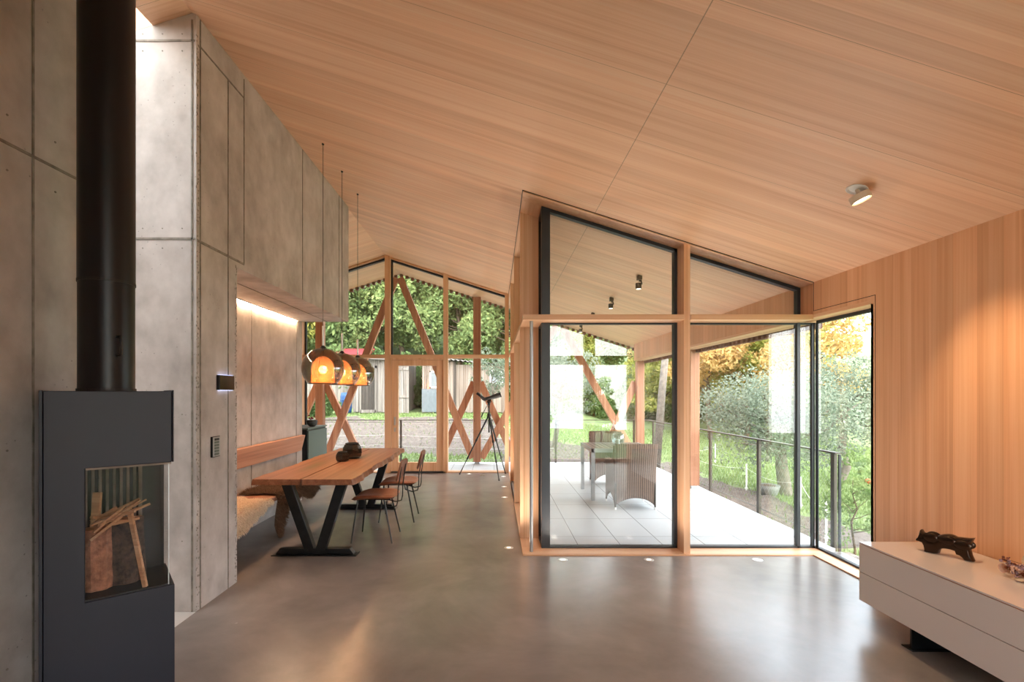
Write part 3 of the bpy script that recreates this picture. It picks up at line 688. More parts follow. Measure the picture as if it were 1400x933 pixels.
part(MB().box(3.43, 3.45, 4.82, 4.84, -.1, .937), 'end_strut', M['black'], rl)
for a_, b_ in zip(py_, py_[1:]):
    m_ = MB(); net(m_, (3.447, a_ + .05, 0), (3.447, b_, 0), .05, .90); part(m_, 'cable_net', M['galv'], rl, fix=False)
rf = thing('terrace_railing', 'slim dark railing across the far gable end of the terrace', 'railing', (-.5, 10.9, -.15))
part(MB().box(-4.3, 3.41, 10.86, 10.90, .937, .953), 'top_rail', M['rail'], rf)
px_ = (-3.95, -2.12, -.38, 1.36, 3.12)
for x in px_: part(MB().box(x - .02, x + .02, 10.865, 10.895, -.15, .937), 'post', M['rail'], rf)
for a_, b_ in zip(px_, px_[1:]):
    m_ = MB(); net(m_, (a_ + .02, 10.88, 0), (b_ - .02, 10.88, 0), .05, .90, .085, .0007); part(m_, 'cable_net', M['galv'], rf, fix=False)
tag(part(MB().box(3.30, 3.52, 4.62, 4.80, -.12, -.03), 'timber_block', M['greywood'], thing('wooden_block', 'small weathered wooden block at the foot of the railing end post', 'block', (3.4, 4.7, -.12))))

# ------------------------------------------------------------------ wood stove (turned 40 degrees, in front of the concrete wall)
SA = Vector((-1.87, 2.0)); SU = Vector((.769, .639)); SV = Vector((-.639, .769)); SW = .4446; SD = .375
ang = math.atan2(SU.y, SU.x)
st = thing('wood_stove', 'tall narrow graphite wood stove with a corner glass and stacked firewood inside', 'stove', (SA.x, SA.y, 0), ang)
def P_(mb, n_, mat, **k): return part(mb, n_, mat, st, world=False, **k)
e = .012
body = MB().prism([(0, .03), (SW + .012, .03), (SW + .012, .645), (.132, .645), (.132, 1.225), (SW, 1.225), (SW, 1.56), (0, 1.56)], 0, SD, 'Y')
bd = P_(body, 'body', M['stove'], bevel=.003)
P_(MB().box(-.014, -.002, .004, SD, .03, 1.562), 'side_panel', M['stove'], bevel=.002)
P_(MB().box(SW + .003, SW + .009, .004, SD, 1.225, 1.565), 'side_panel', M['stove'], bevel=.002)
P_(MB().box(.132, SW, SD - .05, SD, .645, 1.225).box(.132, .30, .012, SD, .645, .652).box(.30, SW, .012, SD, .645, .652), 'firebox', M['stovedark'])
fl = MB()
for i in range(8): fl.box(.125 + i * .027, .138 + i * .027, SD - .075, SD - .048, .66, 1.212)

P_(fl, 'fluted_lining', M['fire'], bevel=.003)
P_(MB().box(.335, .35, SD - .09, SD - .05, .652, 1.225).box(.134, SW - .002, .002, SD - .05, 1.216, 1.2245), 'air_rail', M['fire'])
gd = P_(MB().box(.134, .430, .004, .008, .652, 1.218).box(.430, .434, .004, SD - .05, .652, 1.218), 'door', M['stoveglass'])
sub(MB().box(.431, .435, .002, .006, .65, 1.22), 'glass_edge', M['galv'], gd, st, world=False)
P_(MB().box(.02, SW - .01, .02, SD - .02, 0, .03), 'plinth', M['stovedark'])
fx, fy = -1.837, 2.288
flue = thing('flue_pipe', 'wide black flue pipe rising from the stove to the ceiling', 'flue pipe', (fx, fy, 1.56))
part(MB().cyl((0, 0, 0), .108, .51, 40), 'lower_section', M['flue'], flue, world=False, smooth=False)
part(MB().cyl((0, 0, .51), .110, 2.03, 40), 'upper_section', M['flue'], flue, world=False)
part(MB().cyl((0, 0, .505), .1115, .012, 40), 'joint_ring', M['stovedark'], flue, world=False)
part(MB().cyl((0, 0, 0), .113, .012, 40), 'base_ring', M['stovedark'], flue, world=False)
hx = math.cos(-.55); hy = math.sin(-.55)
part(MB().tube([(hx * .10, hy * .10, .165), (hx * .145, hy * .145, .165), (hx * .148, hy * .148, .20), (hx * .148, hy * .148, .24), (hx * .145, hy * .145, .25), (hx * .10, hy * .10, .25)], .006, 8), 'damper_handle', M['stovedark'], flue, world=False, smooth=True)
for o in flue.children:
    if 'section' in o.name: autosmooth(o)
def S2W(s, v, z): return (SA.x + SU.x * s + SV.x * v, SA.y + SU.y * s + SV.y * v, z)
def log(p0, p1, r, label, seed, half=False):
    rr = random.Random(seed); a = Vector(p0); b = Vector(p1); n = 18; pts = []; m = MB(); d = (b - a).normalized(); q = d.orthogonal().normalized(); w_ = d.cross(q)
    prof = [(1 + rr.uniform(-.10, .10)) * (.62 if half and k % n > n * .55 else 1) for k in range(n)]
    vs = []
    for i in range(7):
        c_ = a.lerp(b, i / 6)
        for k in range(n):
            A = 2 * math.pi * k / n; vs.append(c_ + (q * math.cos(A) + w_ * math.sin(A)) * r * prof[k] * (1 + rr.uniform(-.03, .03)))
    fs = [(i * n + k, i * n + (k + 1) % n, (i + 1) * n + (k + 1) % n, (i + 1) * n + k) for i in range(6) for k in range(n)]
    m.add(vs, fs); t = thing('firewood_log', label, 'log', tuple(a), 0, None)
    part(m, 'bark', M['splitface'] if seed == 1 else M['barkdark'], t)
    for e_, sg in ((a, -1), (b, 1)):
        part(MB().add([e_ + (q * math.cos(2 * math.pi * k / n) + w_ * math.sin(2 * math.pi * k / n)) * r * prof[k] * .98 + d * .001 * sg for k in range(n)], [tuple(range(n))]), 'cut_end', M['kind'], t)
log(S2W(.175, .14, .654), S2W(.172, .15, .93), .052, 'left upright log with a reddish split face in the stove', 1)
log(S2W(.285, .15, .654), S2W(.275, .17, .95), .068, 'thick dark upright log in the middle of the stove', 2, True)
log(S2W(.235, .24, .654), S2W(.23, .245, .93), .05, 'log standing at the back of the stove behind the two others', 3)
rk = random.Random(5)
kd = [((.16, .06, .93), (.27, .12, 1.02)), ((.15, .10, .955), (.30, .16, 1.0)), ((.20, .08, .96), (.33, .13, 1.04)), ((.18, .16, .98), (.31, .07, 1.0)), ((.16, .14, .965), (.24, .06, 1.03)),
      ((.23, .12, .965), (.37, .11, 1.02)), ((.20, .17, .95), (.36, .18, 1.03)), ((.15, .05, .90), (.26, .05, .99))]
for _ in range(9):
    s_ = rk.uniform(.15, .24); kd.append(((s_, rk.uniform(.05, .2), rk.uniform(.95, .99)), (s_ + rk.uniform(.06, .13), rk.uniform(.05, .2), rk.uniform(.94, 1.05))))
for i, (a_, b_) in enumerate(kd):
    o = MB().bar(S2W(*a_), S2W(*b_), .013 + rk.uniform(-.003, .005), .008 + rk.uniform(-.002, .003)).build('kindling_stick', M['kind'])
    tag(o, 'thin split stick in the heap of kindling on top of the logs in the stove', 'kindling', 'kindling heaped on the logs')
tag(MB().bar(S2W(.165, .16, .93), S2W(.175, .17, 1.09), .036, .012).build('kindling_board', M['kind']), 'broad pale wood chip standing upright behind the kindling', 'kindling')
tag(MB().bar(S2W(.29, .035, 1.0), S2W(.345, .022, .655), .018, .014).build('kindling_stick', M['kind']), 'long pale stick leaning down the front of the firewood in the stove', 'kindling')

# ------------------------------------------------------------------ wall devices on the concrete core
t = thing('display_panel', 'small dark touch display mounted on the concrete arris at eye level', 'display', (-2.12, 3.78, 1.56))
part(MB().box(-2.12, -2.095, 3.675, 3.885, 1.575, 1.69), 'housing', M['blackpaint'], t, bevel=.003)
part(MB().box(-2.0945, -2.0925, 3.68, 3.88, 1.58, 1.685), 'screen', plain('glossy_brown_screen', srgb(58, 42, 36), .08), t)
bl_ = emit('bluish_backlight', (.5, .6, 1), .7)
part(MB().box(-2.118, -2.098, 3.69, 3.87, 1.6905, 1.693), 'status_light', bl_, t)
part(MB().box(-2.118, -2.098, 3.69, 3.87, 1.5715, 1.5745), 'status_light', bl_, t)
t = thing('switch_panel', 'narrow wall keypad with a column of dark buttons on the concrete', 'switch', (-2.12, 3.65, 1.07))
part(MB().box(-2.12, -2.105, 3.60, 3.70, 1.07, 1.225), 'frame', M['blackpaint'], t, bevel=.002)
part(MB().box(-2.105, -2.103, 3.605, 3.695, 1.075, 1.22), 'cover', M['galv'], t)
for i in range(6): 
    pb = part(MB().box(-2.103, -2.100, 3.625, 3.68, 1.084 + i * .022, 1.101 + i * .022), 'button', M['green'] if i < 5 else M['blackpaint'], t)

# ------------------------------------------------------------------ LED strip in the niche
t = thing('led_strip', 'glowing warm light strip along the top of the bench niche', 'light strip', (-2.79, 3.98, 2.56))
part(MB().box(-2.808, -2.788, 3.98, 6.83, 2.568, 2.582), 'diffuser', M['led'], t)
part(MB().box(-2.788, -2.784, 3.98, 6.83, 2.566, 2.582), 'profile', M['galv'], t)

# ------------------------------------------------------------------ bench
bn = thing('built_in_bench', 'long knotty wooden wall bench in the concrete niche', 'bench', (-2.8, 5.2, .40))
part(MB().add([(-2.80, 3.98, .735), (-2.755, 3.98, .735), (-2.755, 6.88, .735), (-2.80, 6.88, .735), (-2.75, 3.98, .962), (-2.70, 3.98, .955), (-2.70, 6.88, .955), (-2.75, 6.88, .962)], [(0, 3, 2, 1), (4, 5, 6, 7), (0, 1, 5, 4), (1, 2, 6, 5), (2, 3, 7, 6), (3, 0, 4, 7)]), 'backrest', M['bench'], bn, bevel=.003)
part(MB().box(-2.805, -2.33, 3.98, 6.55, .405, .455), 'seat', M['bench'], bn, bevel=.006)
for y in (4.3, 5.3, 6.35):
    part(MB().box(-2.808, -2.40, y, y + .04, .39, .405).box(-2.808, -2.80, y, y + .04, .20, .40).bar((-2.80, y + .02, .22), (-2.5, y + .02, .395), .03, .008, (0, 1, 0)), 'bracket', M['blacksteel'], bn)
for y in (4.6, 5.6, 6.6):
    part(MB().box(-2.808, -2.775, y, y + .05, .80, .83), 'back_bracket', M['blacksteel'], bn)

def pelt(name, label, y0, y1, c_hair, c_dark, seed, drape_fn, hair_len, n_hair, skin):
    """sheepskin draped over the seat edge; hair as thin triangles rooted on the pelt"""
    rr = random.Random(seed); nx, ny = 46, 46; vs = []
    def pt(u, v):
        # u: 0 at the wall .. 1 end of the drape, v: along the bench
        y = y0 + (y1 - y0) * v
        edge = drape_fn(v); L = .40 * 1.0 + edge
        s = u * L; wob = .014 * math.sin(9 * v + 3 * u) + .010 * math.sin(17 * v * (1 + u))
        yy = y + .05 * math.sin(5 * u + 2 * v) * (abs(v - .5) * 2)
        flat = .36
        if s < flat: return Vector((-2.72 + s, yy, .470 + wob * .6))
        a_ = s - flat; r_ = .04
        if a_ < r_ * 1.57: th = a_ / r_; return Vector((-2.72 + flat + r_ * math.sin(th), yy, .470 - r_ + r_ * math.cos(th) + wob * .5))
        return Vector((-2.72 + flat + r_ + wob * .6 + .004, yy, .470 - r_ - (a_ - r_ * 1.57)))
    g = [[pt(i / nx, j_ / ny) for i in range(nx + 1)] for j_ in range(ny + 1)]
    vs = [p for row in g for p in row]; W = nx + 1
    fs = [(j_ * W + i, j_ * W + i + 1, (j_ + 1) * W + i + 1, (j_ + 1) * W + i) for j_ in range(ny) for i in range(nx)]
    t = thing(name, label, 'fleece', (-2.5, (y0 + y1) / 2, .46))
    base = part(MB().add(vs, fs), 'hide', skin, t, smooth=True)
    h = MB(); hv = []; hf = []
    for _ in range(n_hair):
        u, v = rr.random(), rr.random(); p = pt(u, v); n_ = (pt(min(1, u + .01), v) - p).cross(pt(u, min(1, v + .01)) - p)
        if n_.length < 1e-9: continue
        n_.normalize()
        if n_.z < -.2 or n_.x < -.5: n_ = -n_
        dr = (n_ + Vector((rr.uniform(-.7, .9), rr.uniform(-.8, .8), rr.uniform(-.9, .1)))).normalized()
        L = hair_len * rr.uniform(.6, 1.2); sd = dr.cross(Vector((rr.uniform(-1, 1), rr.uniform(-1, 1), rr.uniform(-1, 1)))).normalized() * .0022
        o = len(hv); q = p + dr * L * .6 + Vector((0, 0, -.004)); tip = p + dr * L + Vector((0, 0, -.014))
        hv += [p - sd, p + sd, q + sd * .7, q - sd * .7, tip]; hf += [(o, o + 1, o + 2, o + 3), (o + 3, o + 2, o + 4)]
    inv = ROOT_M[t.name]; me_mb = MB(); me_mb.v = [tuple(inv @ p) for p in hv]; me_mb.f = hf
    ho = me_mb.build('fur', leaf(name + '_hair', c_dark, c_hair), t, fix=False); ho['kind'] = 'stuff'
    return t
hide = plain('pelt_hide', srgb(214, 190, 160), .9)
hide2 = plain('pelt_hide_brown', srgb(92, 70, 56), .9)
pelt('sheepskin', 'cream sheepskin draped over the near end of the bench', 4.06, 5.02, srgb(255, 244, 226), srgb(244, 222, 196), 3, lambda v: .16 + .05 * math.sin(6 * v) - .10 * max(0, v - .8) * 5, .022, 16000, hide)
pelt('fur_pelt', 'shaggy brown and grey fur pelt hanging over the bench edge behind the table', 5.12, 6.3, srgb(150, 120, 98), srgb(62, 48, 42), 4, lambda v: .10 + .36 * math.exp(-((v - .10) / .13) ** 2) + .10 * math.exp(-((v - .8) / .2) ** 2), .050, 26000, hide2)

# ------------------------------------------------------------------ dining table
tb = thing('dining_table', 'long solid wood dining table with live edges on black V-shaped steel legs', 'table', (-1.77, 5.7, 0))
TY0, TY1 = 4.44, 6.96
def slab(xa, xb, live):
    m = MB(); N = 40; vs = []
    for i in range(N + 1):
        y = TY0 + (TY1 - TY0) * i / N
        wv = .008 * math.sin(y * 5) + .006 * math.sin(y * 13 + 1) + .004 * math.sin(y * 29)
        if live < 0: x0, x1 = xa + wv, xb; x0b, x1b = xa - .012 + wv * 1.5, xb
        else: x0, x1 = xa, xb - wv; x0b, x1b = xa, xb + .014 - wv * 1.6
        vs += [(x0, y, .76), (x1, y, .76), (x1b, y, .705), (x0b, y, .705)]
    fs = []
    for i in range(N):
        for k_ in range(4): fs.append((i * 4 + k_, i * 4 + (k_ + 1) % 4, (i + 1) * 4 + (k_ + 1) % 4, (i + 1) * 4 + k_))
    fs += [(3, 2, 1, 0), tuple(N * 4 + q for q in range(4))]
    return m.add(vs, fs)
tabmat = M['table']
def add_green(m_):
    n = m_.node_tree.nodes; l = m_.node_tree.links; b = n['Principled BSDF']; src = b.inputs['Base Color'].links[0].from_socket
    tc = n.new('ShaderNodeTexCoord'); mp = n.new('ShaderNodeMapping'); mp.inputs['Location'].default_value = (.20 * 11, .45 * 1.8, 0); mp.inputs['Scale'].default_value = (11, 1.8, .01)
    l.new(tc.outputs['Object'], mp.inputs['Vector']); ln = n.new('ShaderNodeVectorMath'); ln.operation = 'LENGTH'; l.new(mp.outputs[0], ln.inputs[0])
    mp2 = n.new('ShaderNodeMapping'); mp2.inputs['Location'].default_value = (-.13 * 14, -.35 * 2.4, 0); mp2.inputs['Scale'].default_value = (14, 2.4, .01)
    l.new(tc.outputs['Object'], mp2.inputs['Vector']); ln2 = n.new('ShaderNodeVectorMath'); ln2.operation = 'LENGTH'; l.new(mp2.outputs[0], ln2.inputs[0])
    mi = n.new('ShaderNodeMath'); mi.operation = 'MINIMUM'; l.new(ln.outputs['Value'], mi.inputs[0]); l.new(ln2.outputs['Value'], mi.inputs[1])
    mr = n.new('ShaderNodeMapRange'); mr.inputs['From Min'].default_value = .2; mr.inputs['From Max'].default_value = .95; mr.inputs['To Min'].default_value = .6; mr.inputs['To Max'].default_value = 0; l.new(mi.outputs[0], mr.inputs['Value'])
    mx = n.new('ShaderNodeMix'); mx.data_type = 'RGBA'; l.new(mr.outputs[0], mx.inputs['Factor']); l.new(src, mx.inputs['A']); mx.inputs['B'].default_value = c4(srgb(84, 84, 44)); l.new(mx.outputs['Result'], b.inputs['Base Color'])
add_green(tabmat)
part(slab(-2.235, -1.795, -1), 'tabletop_plank', tabmat, tb, bevel=.003)
part(slab(-1.779, -1.315, 1), 'tabletop_plank', tabmat, tb, bevel=.003)
part(MB().box(-2.0, -1.55, 4.62, 4.72, .69, .705).box(-2.0, -1.55, 6.45, 6.55, .69, .705).box(-1.80, -1.76, 4.7, 6.5, .675, .705), 'under_frame', M['blacksteel'], tb)
for y in (4.62, 6.47):
    part(MB().box(-2.13, -1.32, y - .03, y + .10, .0, .008).prism([(-2.10, .008), (-1.35, .008), (-1.39, .062), (-2.06, .062)], y, y + .07), 'foot', M['blacksteel'], tb, bevel=.002)
    for s in (-1, 1):
        x0 = -1.725 + s * .055; x1 = -1.735 + s * .265
        part(MB().add([(x0 - .048, y, .06), (x0 + .048, y, .06), (x0 + .048, y + .07, .06), (x0 - .048, y + .07, .06), (x1 - .05, y, .692), (x1 + .05, y, .692), (x1 + .05, y + .07, .692), (x1 - .05, y + .07, .692)], [(0, 3, 2, 1), (4, 5, 6, 7), (0, 1, 5, 4), (1, 2, 6, 5), (2, 3, 7, 6), (3, 0, 4, 7)]), 'leg', M['blacksteel'], tb, bevel=.003)

# vases
def vase(loc, R_, H, label):
    t = thing('glass_vase', label, 'vase', loc)
    pr = [(R_ * .62, 0), (R_ * .92, H * .12), (R_, H * .35), (R_ * .98, H * .62), (R_ * .80, H * .86), (R_ * .62, H * .95)]
    part(MB().lathe(pr + [(R_ * .59, H * .95)] + [(r * .93, z) for r, z in reversed(pr[1:5])] + [(.001, H * .12)], n=10), 'body', M['vaseglass'], t, world=False)
    part(MB().lathe([(R_ * .60, H * .93), (R_ * .68, H * .94), (R_ * .70, H * .99), (R_ * .64, H), (R_ * .58, H * .97), (R_ * .60, H * .93)], n=24), 'rim', M['blackpaint'], t, world=False, smooth=True)
    part(MB().lathe([(.001, 0), (R_ * .62, 0), (R_ * .90, H * .10), (.001, H * .10)], n=10), 'base', M['blackpaint'], t, world=False)
    return t
vase((-1.745, 5.90, .761), .118, .185, 'larger smoky glass lantern vase on the dining table')
vase((-1.775, 5.62, .761), .078, .112, 'smaller black faceted glass vase in front of the larger one on the table')

# ------------------------------------------------------------------ dining chairs
def rr_plate(w_, d_, r_, n_=6):
    pts = []
    for cx, cy, a0 in ((w_ / 2 - r_, d_ / 2 - r_, 0), (-w_ / 2 + r_, d_ / 2 - r_, 90), (-w_ / 2 + r_, -d_ / 2 + r_, 180), (w_ / 2 - r_, -d_ / 2 + r_, 270)):
        for i in range(n_ + 1): a = math.radians(a0 + 90 * i / n_); pts.append((cx + r_ * math.cos(a), cy + r_ * math.sin(a)))
    return pts
def grid_plate(w_, d_, r_, fn, th, nx=14, ny=14):
    """rounded plate as a curved grid: superellipse outline, fn(x,y)->z"""
    m = MB(); vs = []; fs = []
    rings = 8; seg = 40; ol = []
    for k in range(seg):
        a = 2 * math.pi * k / seg; c_, s_ = math.cos(a), math.sin(a); p = 5.0
        rad = (abs(c_) ** p + abs(s_) ** p) ** (-1 / p); ol.append((w_ / 2 * c_ * rad, d_ / 2 * s_ * rad))
    for side in (1, -1):
        o = len(vs); vs.append((0, 0, fn(0, 0) + (th / 2) * side))
        for i in range(1, rings + 1):
            f = i / rings; edge = math.sqrt(max(0, 1 - max(0, (f - .88) / .12) ** 2)) if f > .88 else 1
            for (x, y) in ol: vs.append((x * f, y * f, fn(x * f, y * f) + th / 2 * side * edge))
        for k in range(seg): fs.append((o, o + 1 + k, o + 1 + (k + 1) % seg) if side > 0 else (o, o + 1 + (k + 1) % seg, o + 1 + k))
        for i in range(rings - 1):
            for k in range(seg):
                a_, b_ = o + 1 + i * seg + k, o + 1 + i * seg + (k + 1) % seg
                q = (a_, a_ + seg, b_ + seg, b_); fs.append(q if side > 0 else tuple(reversed(q)))
    return m.add(vs, fs)
ch = thing('dining_chair', 'brown leather dining chair with thin black legs at the near end of the table', 'chair', (-1.275, 5.18, 0), 0, 'leather dining chairs')
# faces -X
def PC(m_, n_, mat, **k): return part(m_, n_, mat, ch, world=False, **k)
PC(grid_plate(.46, .45, .08, lambda x, y: .475 - .45 * x * x * (x < 0) * 1.2 + .35 * y * y - .012, .038), 'seat', M['leather'], smooth=True)
bk = grid_plate(.225, .42, .06, lambda x, y: -.55 * y * y, .024)
bk.xf(Matrix.Translation((.262, 0, .735)) @ Matrix.Rotation(math.radians(-75), 4, 'Y'))
PC(bk, 'backrest', M['leatherback'], smooth=True)
fr = MB()
fr.tube([(-.17, -.17, .450), (.19, -.17, .450)], .007, 6).tube([(-.17, .17, .450), (.19, .17, .450)], .007, 6)
fr.tube([(-.17, -.18, .450), (-.17, .18, .450)], .007, 6).tube([(.14, -.18, .450), (.14, .18, .450)], .007, 6)
PC(fr, 'seat_frame', M['blackpaint'])
for sy in (-1, 1):
    PC(MB().tube([(-.15, .16 * sy, .45), (-.205, .212 * sy, .006)], [.0095, .0075], 8), 'leg', M['blackpaint'], smooth=False)
    PC(MB().tube([(.12, .16 * sy, .45), (.215, .212 * sy, .006)], [.0095, .0075], 8), 'leg', M['blackpaint'])
    PC(MB().tube([(.10, .13 * sy, .385), (.18, .13 * sy, .36), (.245, .13 * sy, .375), (.258, .13 * sy, .43), (.262, .13 * sy, .56), (.278, .125 * sy, .66), (.295, .12 * sy, .78)], .0065, 8), 'back_support', M['blackpaint'], smooth=True)
    PC(MB().tube([(.10, .13 * sy, .385), (.09, .15 * sy, .45)], .0065, 6), 'strut', M['blackpaint'])
PC(MB().tube([(.10, -.13, .385), (.10, .13, .385)], .0065, 6), 'cross_bar', M['blackpaint'])
copy_thing(ch, (-1.19, 5.98, 0), .03, 'brown leather dining chair with thin black legs at the far end of the table')

# ------------------------------------------------------------------ pendant lamps
pn = thing('pendant_lamp', 'nearest globe pendant lamp of the row over the table', 'pendant lamp', (-1.78, 5.0, 1.807), 0, 'smoked globe pendants over the table')
RG = .212
def PP(m_, n_, mat, **k): return part(m_, n_, mat, pn, world=False, **k)
pr = []
a0, a1 = math.radians(8), math.radians(138)
for i in range(19):
    a = a0 + (a1 - a0) * i / 18; pr.append((RG * math.sin(a), RG * math.cos(a)))
inner = [((RG - .004) * math.sin(a0 + (a1 - a0) * i / 18), (RG - .004) * math.cos(a0 + (a1 - a0) * i / 18)) for i in range(18, -1, -1)]
PP(MB().lathe(pr + inner, n=48), 'outer_globe', M['smoke'], smooth=True)
zb = RG * math.cos(a1)
pr2 = [(.118, zb + .002), (.116, zb + .05), (.112, zb + .13), (.110, zb + .17), (.100, zb + .21), (.080, zb + .245), (.050, zb + .27), (.012, zb + .285)]
PP(MB().lathe(pr2 + [(r - .003, z - .002) for r, z in reversed(pr2)], n=40), 'inner_shade', M['amber'], smooth=True)
PP(MB().lathe([(RG * math.sin(a1) + .002, zb - .003), (RG * math.sin(a1) + .002, zb + .004), (RG * math.sin(a1) - .006, zb + .004), (RG * math.sin(a1) - .006, zb - .003), (RG * math.sin(a1) + .002, zb - .003)], n=48), 'rim', M['blackpaint'], smooth=False)
nk = PP(MB().cyl((0, 0, .225), .0115, .215, 14), 'neck', M['steel'], smooth=False); autosmooth(nk)
PP(MB().lathe([(.001, .236), (.012, .236), (.026, .222), (.032, .207), (.001, .205)], n=24), 'cap', M['blackpaint'], smooth=True)
PP(MB().cyl((0, 0, .02), .010, .19, 12), 'lamp_holder', M['blackpaint'])
PP(MB().ball((0, 0, -.015), .042, 20, 14), 'bulb', M['bulb'], smooth=True)
PP(MB().cyl((0, 0, .44), .0028, roof_z(-1.78) - 1.807 - .44, 6), 'cord', M['blackpaint'])
PP(MB().cyl((0, 0, roof_z(-1.78) - 1.807 - .012), .012, .014, 12), 'ceiling_hook', M['blackpaint'])
c2 = copy_thing(pn, (-1.78, 5.62, 1.807), .4, 'middle globe pendant lamp of the row over the table')
c3 = copy_thing(pn, (-1.78, 6.26, 1.807), .8, 'farthest globe pendant lamp of the row over the table')
for o in (pn, c2, c3):
    ld = bpy.data.lights.new('bulb_light', 'POINT'); ld.energy = 3; ld.color = (1, .62, .32); ld.shadow_soft_size = .04
    lo = bpy.data.objects.new('bulb_light', ld); COL.objects.link(lo); lo.parent = o; lo.location = (0, 0, -.11)

# ------------------------------------------------------------------ green kitchen counter with a bowl
t = thing('kitchen_counter', 'sage green kitchen counter end with a dark side, beyond the bench', 'kitchen counter', (-3.55, 8.7, 0))
part(MB().box(-3.85, -3.225, 8.27, 9.18, .08, .925), 'carcass', M['greendark'], t)
part(MB().box(-3.86, -3.20, 8.26, 9.2, .925, .95), 'worktop', M['green'], t, bevel=.002)
part(MB().box(-3.222, -3.20, 8.29, 9.19, .10, .90), 'front_panel', M['green'], t, bevel=.002)
part(MB().box(-3.82, -3.26, 8.32, 9.15, 0, .08), 'plinth', M['greendark'], t)
t = thing('plant_bowl', 'dark stoneware bowl with small red blossoms on the green counter', 'bowl', (-3.30, 8.72, .951))
part(MB().lathe([(.001, 0), (.045, 0), (.085, .04), (.095, .085), (.09, .115), (.082, .115), (.086, .085), (.07, .05), (.001, .045)], n=24), 'bowl', M['bowl'], t, world=False, smooth=True)
part(MB().ball((0, 0, .09), .078, 12, 6, (1, 1, .35)), 'soil', M['rock'], t, world=False)
rr = random.Random(8)
for i in range(9):
    x, y, z = rr.uniform(-.06, .06), rr.uniform(-.05, .05), rr.uniform(.13, .20)
    b = part(MB().tube([(x * .4, y * .4, .10), (x, y, z)], .002, 5), 'flower_stem', M['stem'], t, world=False)
    sub(MB().ball((x, y, z), .016, 7, 5, (1.2, 1.2, .8)), 'blossom', M['redflower'], b, t, world=False)

# ------------------------------------------------------------------ tripod with spotting scope
TX, TYY = -.115, 9.0
t = thing('tripod', 'black telescopic tripod standing by the far window', 'tripod', (TX, TYY, 0))
part(MB().cyl((TX, TYY, 1.10), .016, .24, 12).cyl((TX, TYY, 1.12), .035, .05, 12), 'centre_column', M['blackpaint'], t)
part(MB().cyl((TX, TYY, .82), .014, .30, 12), 'column_end', M['blackpaint'], t)
for (fx_, fy_) in ((-.68, 9.22), (.07, 8.55), (.20, 9.30)):
    a = Vector((TX, TYY, 1.15)); b = Vector((fx_, fy_, .0)); d = b - a
    lg = part(MB().tube([a + d * .02, a + d * .42], .016, 10), 'leg', M['blackpaint'], t)
    sub(MB().tube([a + d * .42, a + d * .72], .0125, 10), 'middle_section', M['blacksteel'], lg, t)
    sub(MB().tube([a + d * .72, a + d * .985], .0095, 10), 'lower_section', M['blackpaint'], lg, t)
    sub(MB().tube([a + d * .40, a + d * .435], .021, 10), 'clamp', M['blackpaint'], lg, t)
    sub(MB().tube([a + d * .705, a + d * .735], .018, 10), 'clamp', M['blackpaint'], lg, t)
    sub(MB().tube([a + d * .975, a + d * 1.0], .013, 10), 'rubber_foot', M['rubber'], lg, t)
hd = part(MB().cyl((TX, TYY, 1.33), .026, .045, 14).cyl((TX, TYY, 1.37), .036, .02, 14).box(TX - .045, TX + .045, TYY - .02, TYY + .02, 1.385, 1.40), 'head', M['blackpaint'], t)
sub(MB().tube([(TX - .01, TYY - .02, 1.35), (TX - .06, TYY - .12, 1.28), (TX - .13, TYY - .26, 1.13)], .006, 8).tube([(TX - .105, TYY - .21, 1.19), (TX - .135, TYY - .27, 1.12)], .011, 8), 'pan_handle', M['blackpaint'], hd, t)
sc = thing('spotting_scope', 'grey spotting scope with angled eyepiece mounted on the tripod', 'spotting scope', (TX, TYY, 1.402))
part(MB().tube([(TX - .07, TYY, 1.44), (TX + .05, TYY, 1.475), (TX + .10, TYY, 1.49), (TX + .21, TYY, 1.522)], [.032, .034, .045, .047], 20), 'barrel', plain('grey_rubber_armour', srgb(64, 66, 68), .6), sc)
part(MB().tube([(TX + .208, TYY, 1.5214), (TX + .222, TYY, 1.5255)], [.049, .049], 20), 'objective_ring', M['blackpaint'], sc)
part(MB().tube([(TX - .055, TYY, 1.43), (TX - .10, TYY, 1.445), (TX - .17, TYY, 1.51)], [.036, .034, .022], 16), 'prism_housing', plain('grey_rubber_armour_2', srgb(70, 72, 74), .6), sc)
part(MB().tube([(TX - .165, TYY, 1.505), (TX - .205, TYY, 1.54), (TX - .225, TYY, 1.555)], [.024, .026, .026], 16), 'eyepiece', M['blackpaint'], sc)
part(MB().box(TX - .03, TX + .04, TYY - .015, TYY + .015, 1.402, 1.45), 'mounting_foot', M['blackpaint'], sc)

# ------------------------------------------------------------------ floor spots
fs0 = thing('floor_spot', 'recessed floor spot left of the tripod, near the far glazing', 'floor light', (-.50, 9.30, 0), 0, 'round floor spots')
part(MB().lathe([(.019, .0015), (.036, .0028), (.046, .0015), (.047, .0)], n=24), 'ring', M['steel'], fs0, world=False, smooth=True)
part(MB().lathe([(.0001, .0018), (.020, .0018)], n=24), 'lens', M['lensoff'], fs0, world=False)
all_fs = [fs0]
for (x, y, lb) in ((.155, 9.0, 'recessed floor spot beside the far corner of the side glazing'), (.15, 8.02, 'recessed floor spot beside the terrace door, the middle one there'), (.14, 7.2, 'recessed floor spot nearest along the terrace door glazing'),
                   (.136, 4.85, 'recessed floor spot just left of the near glazing corner post'), (.63, 4.50, 'recessed floor spot in front of the left half of the near pane'),
                   (1.43, 4.50, 'recessed floor spot in front of the right half of the near pane'), (2.44, 4.50, 'recessed floor spot before the right-hand lower pane')):
    all_fs.append(copy_thing(fs0, (x, y, 0), 0, lb))

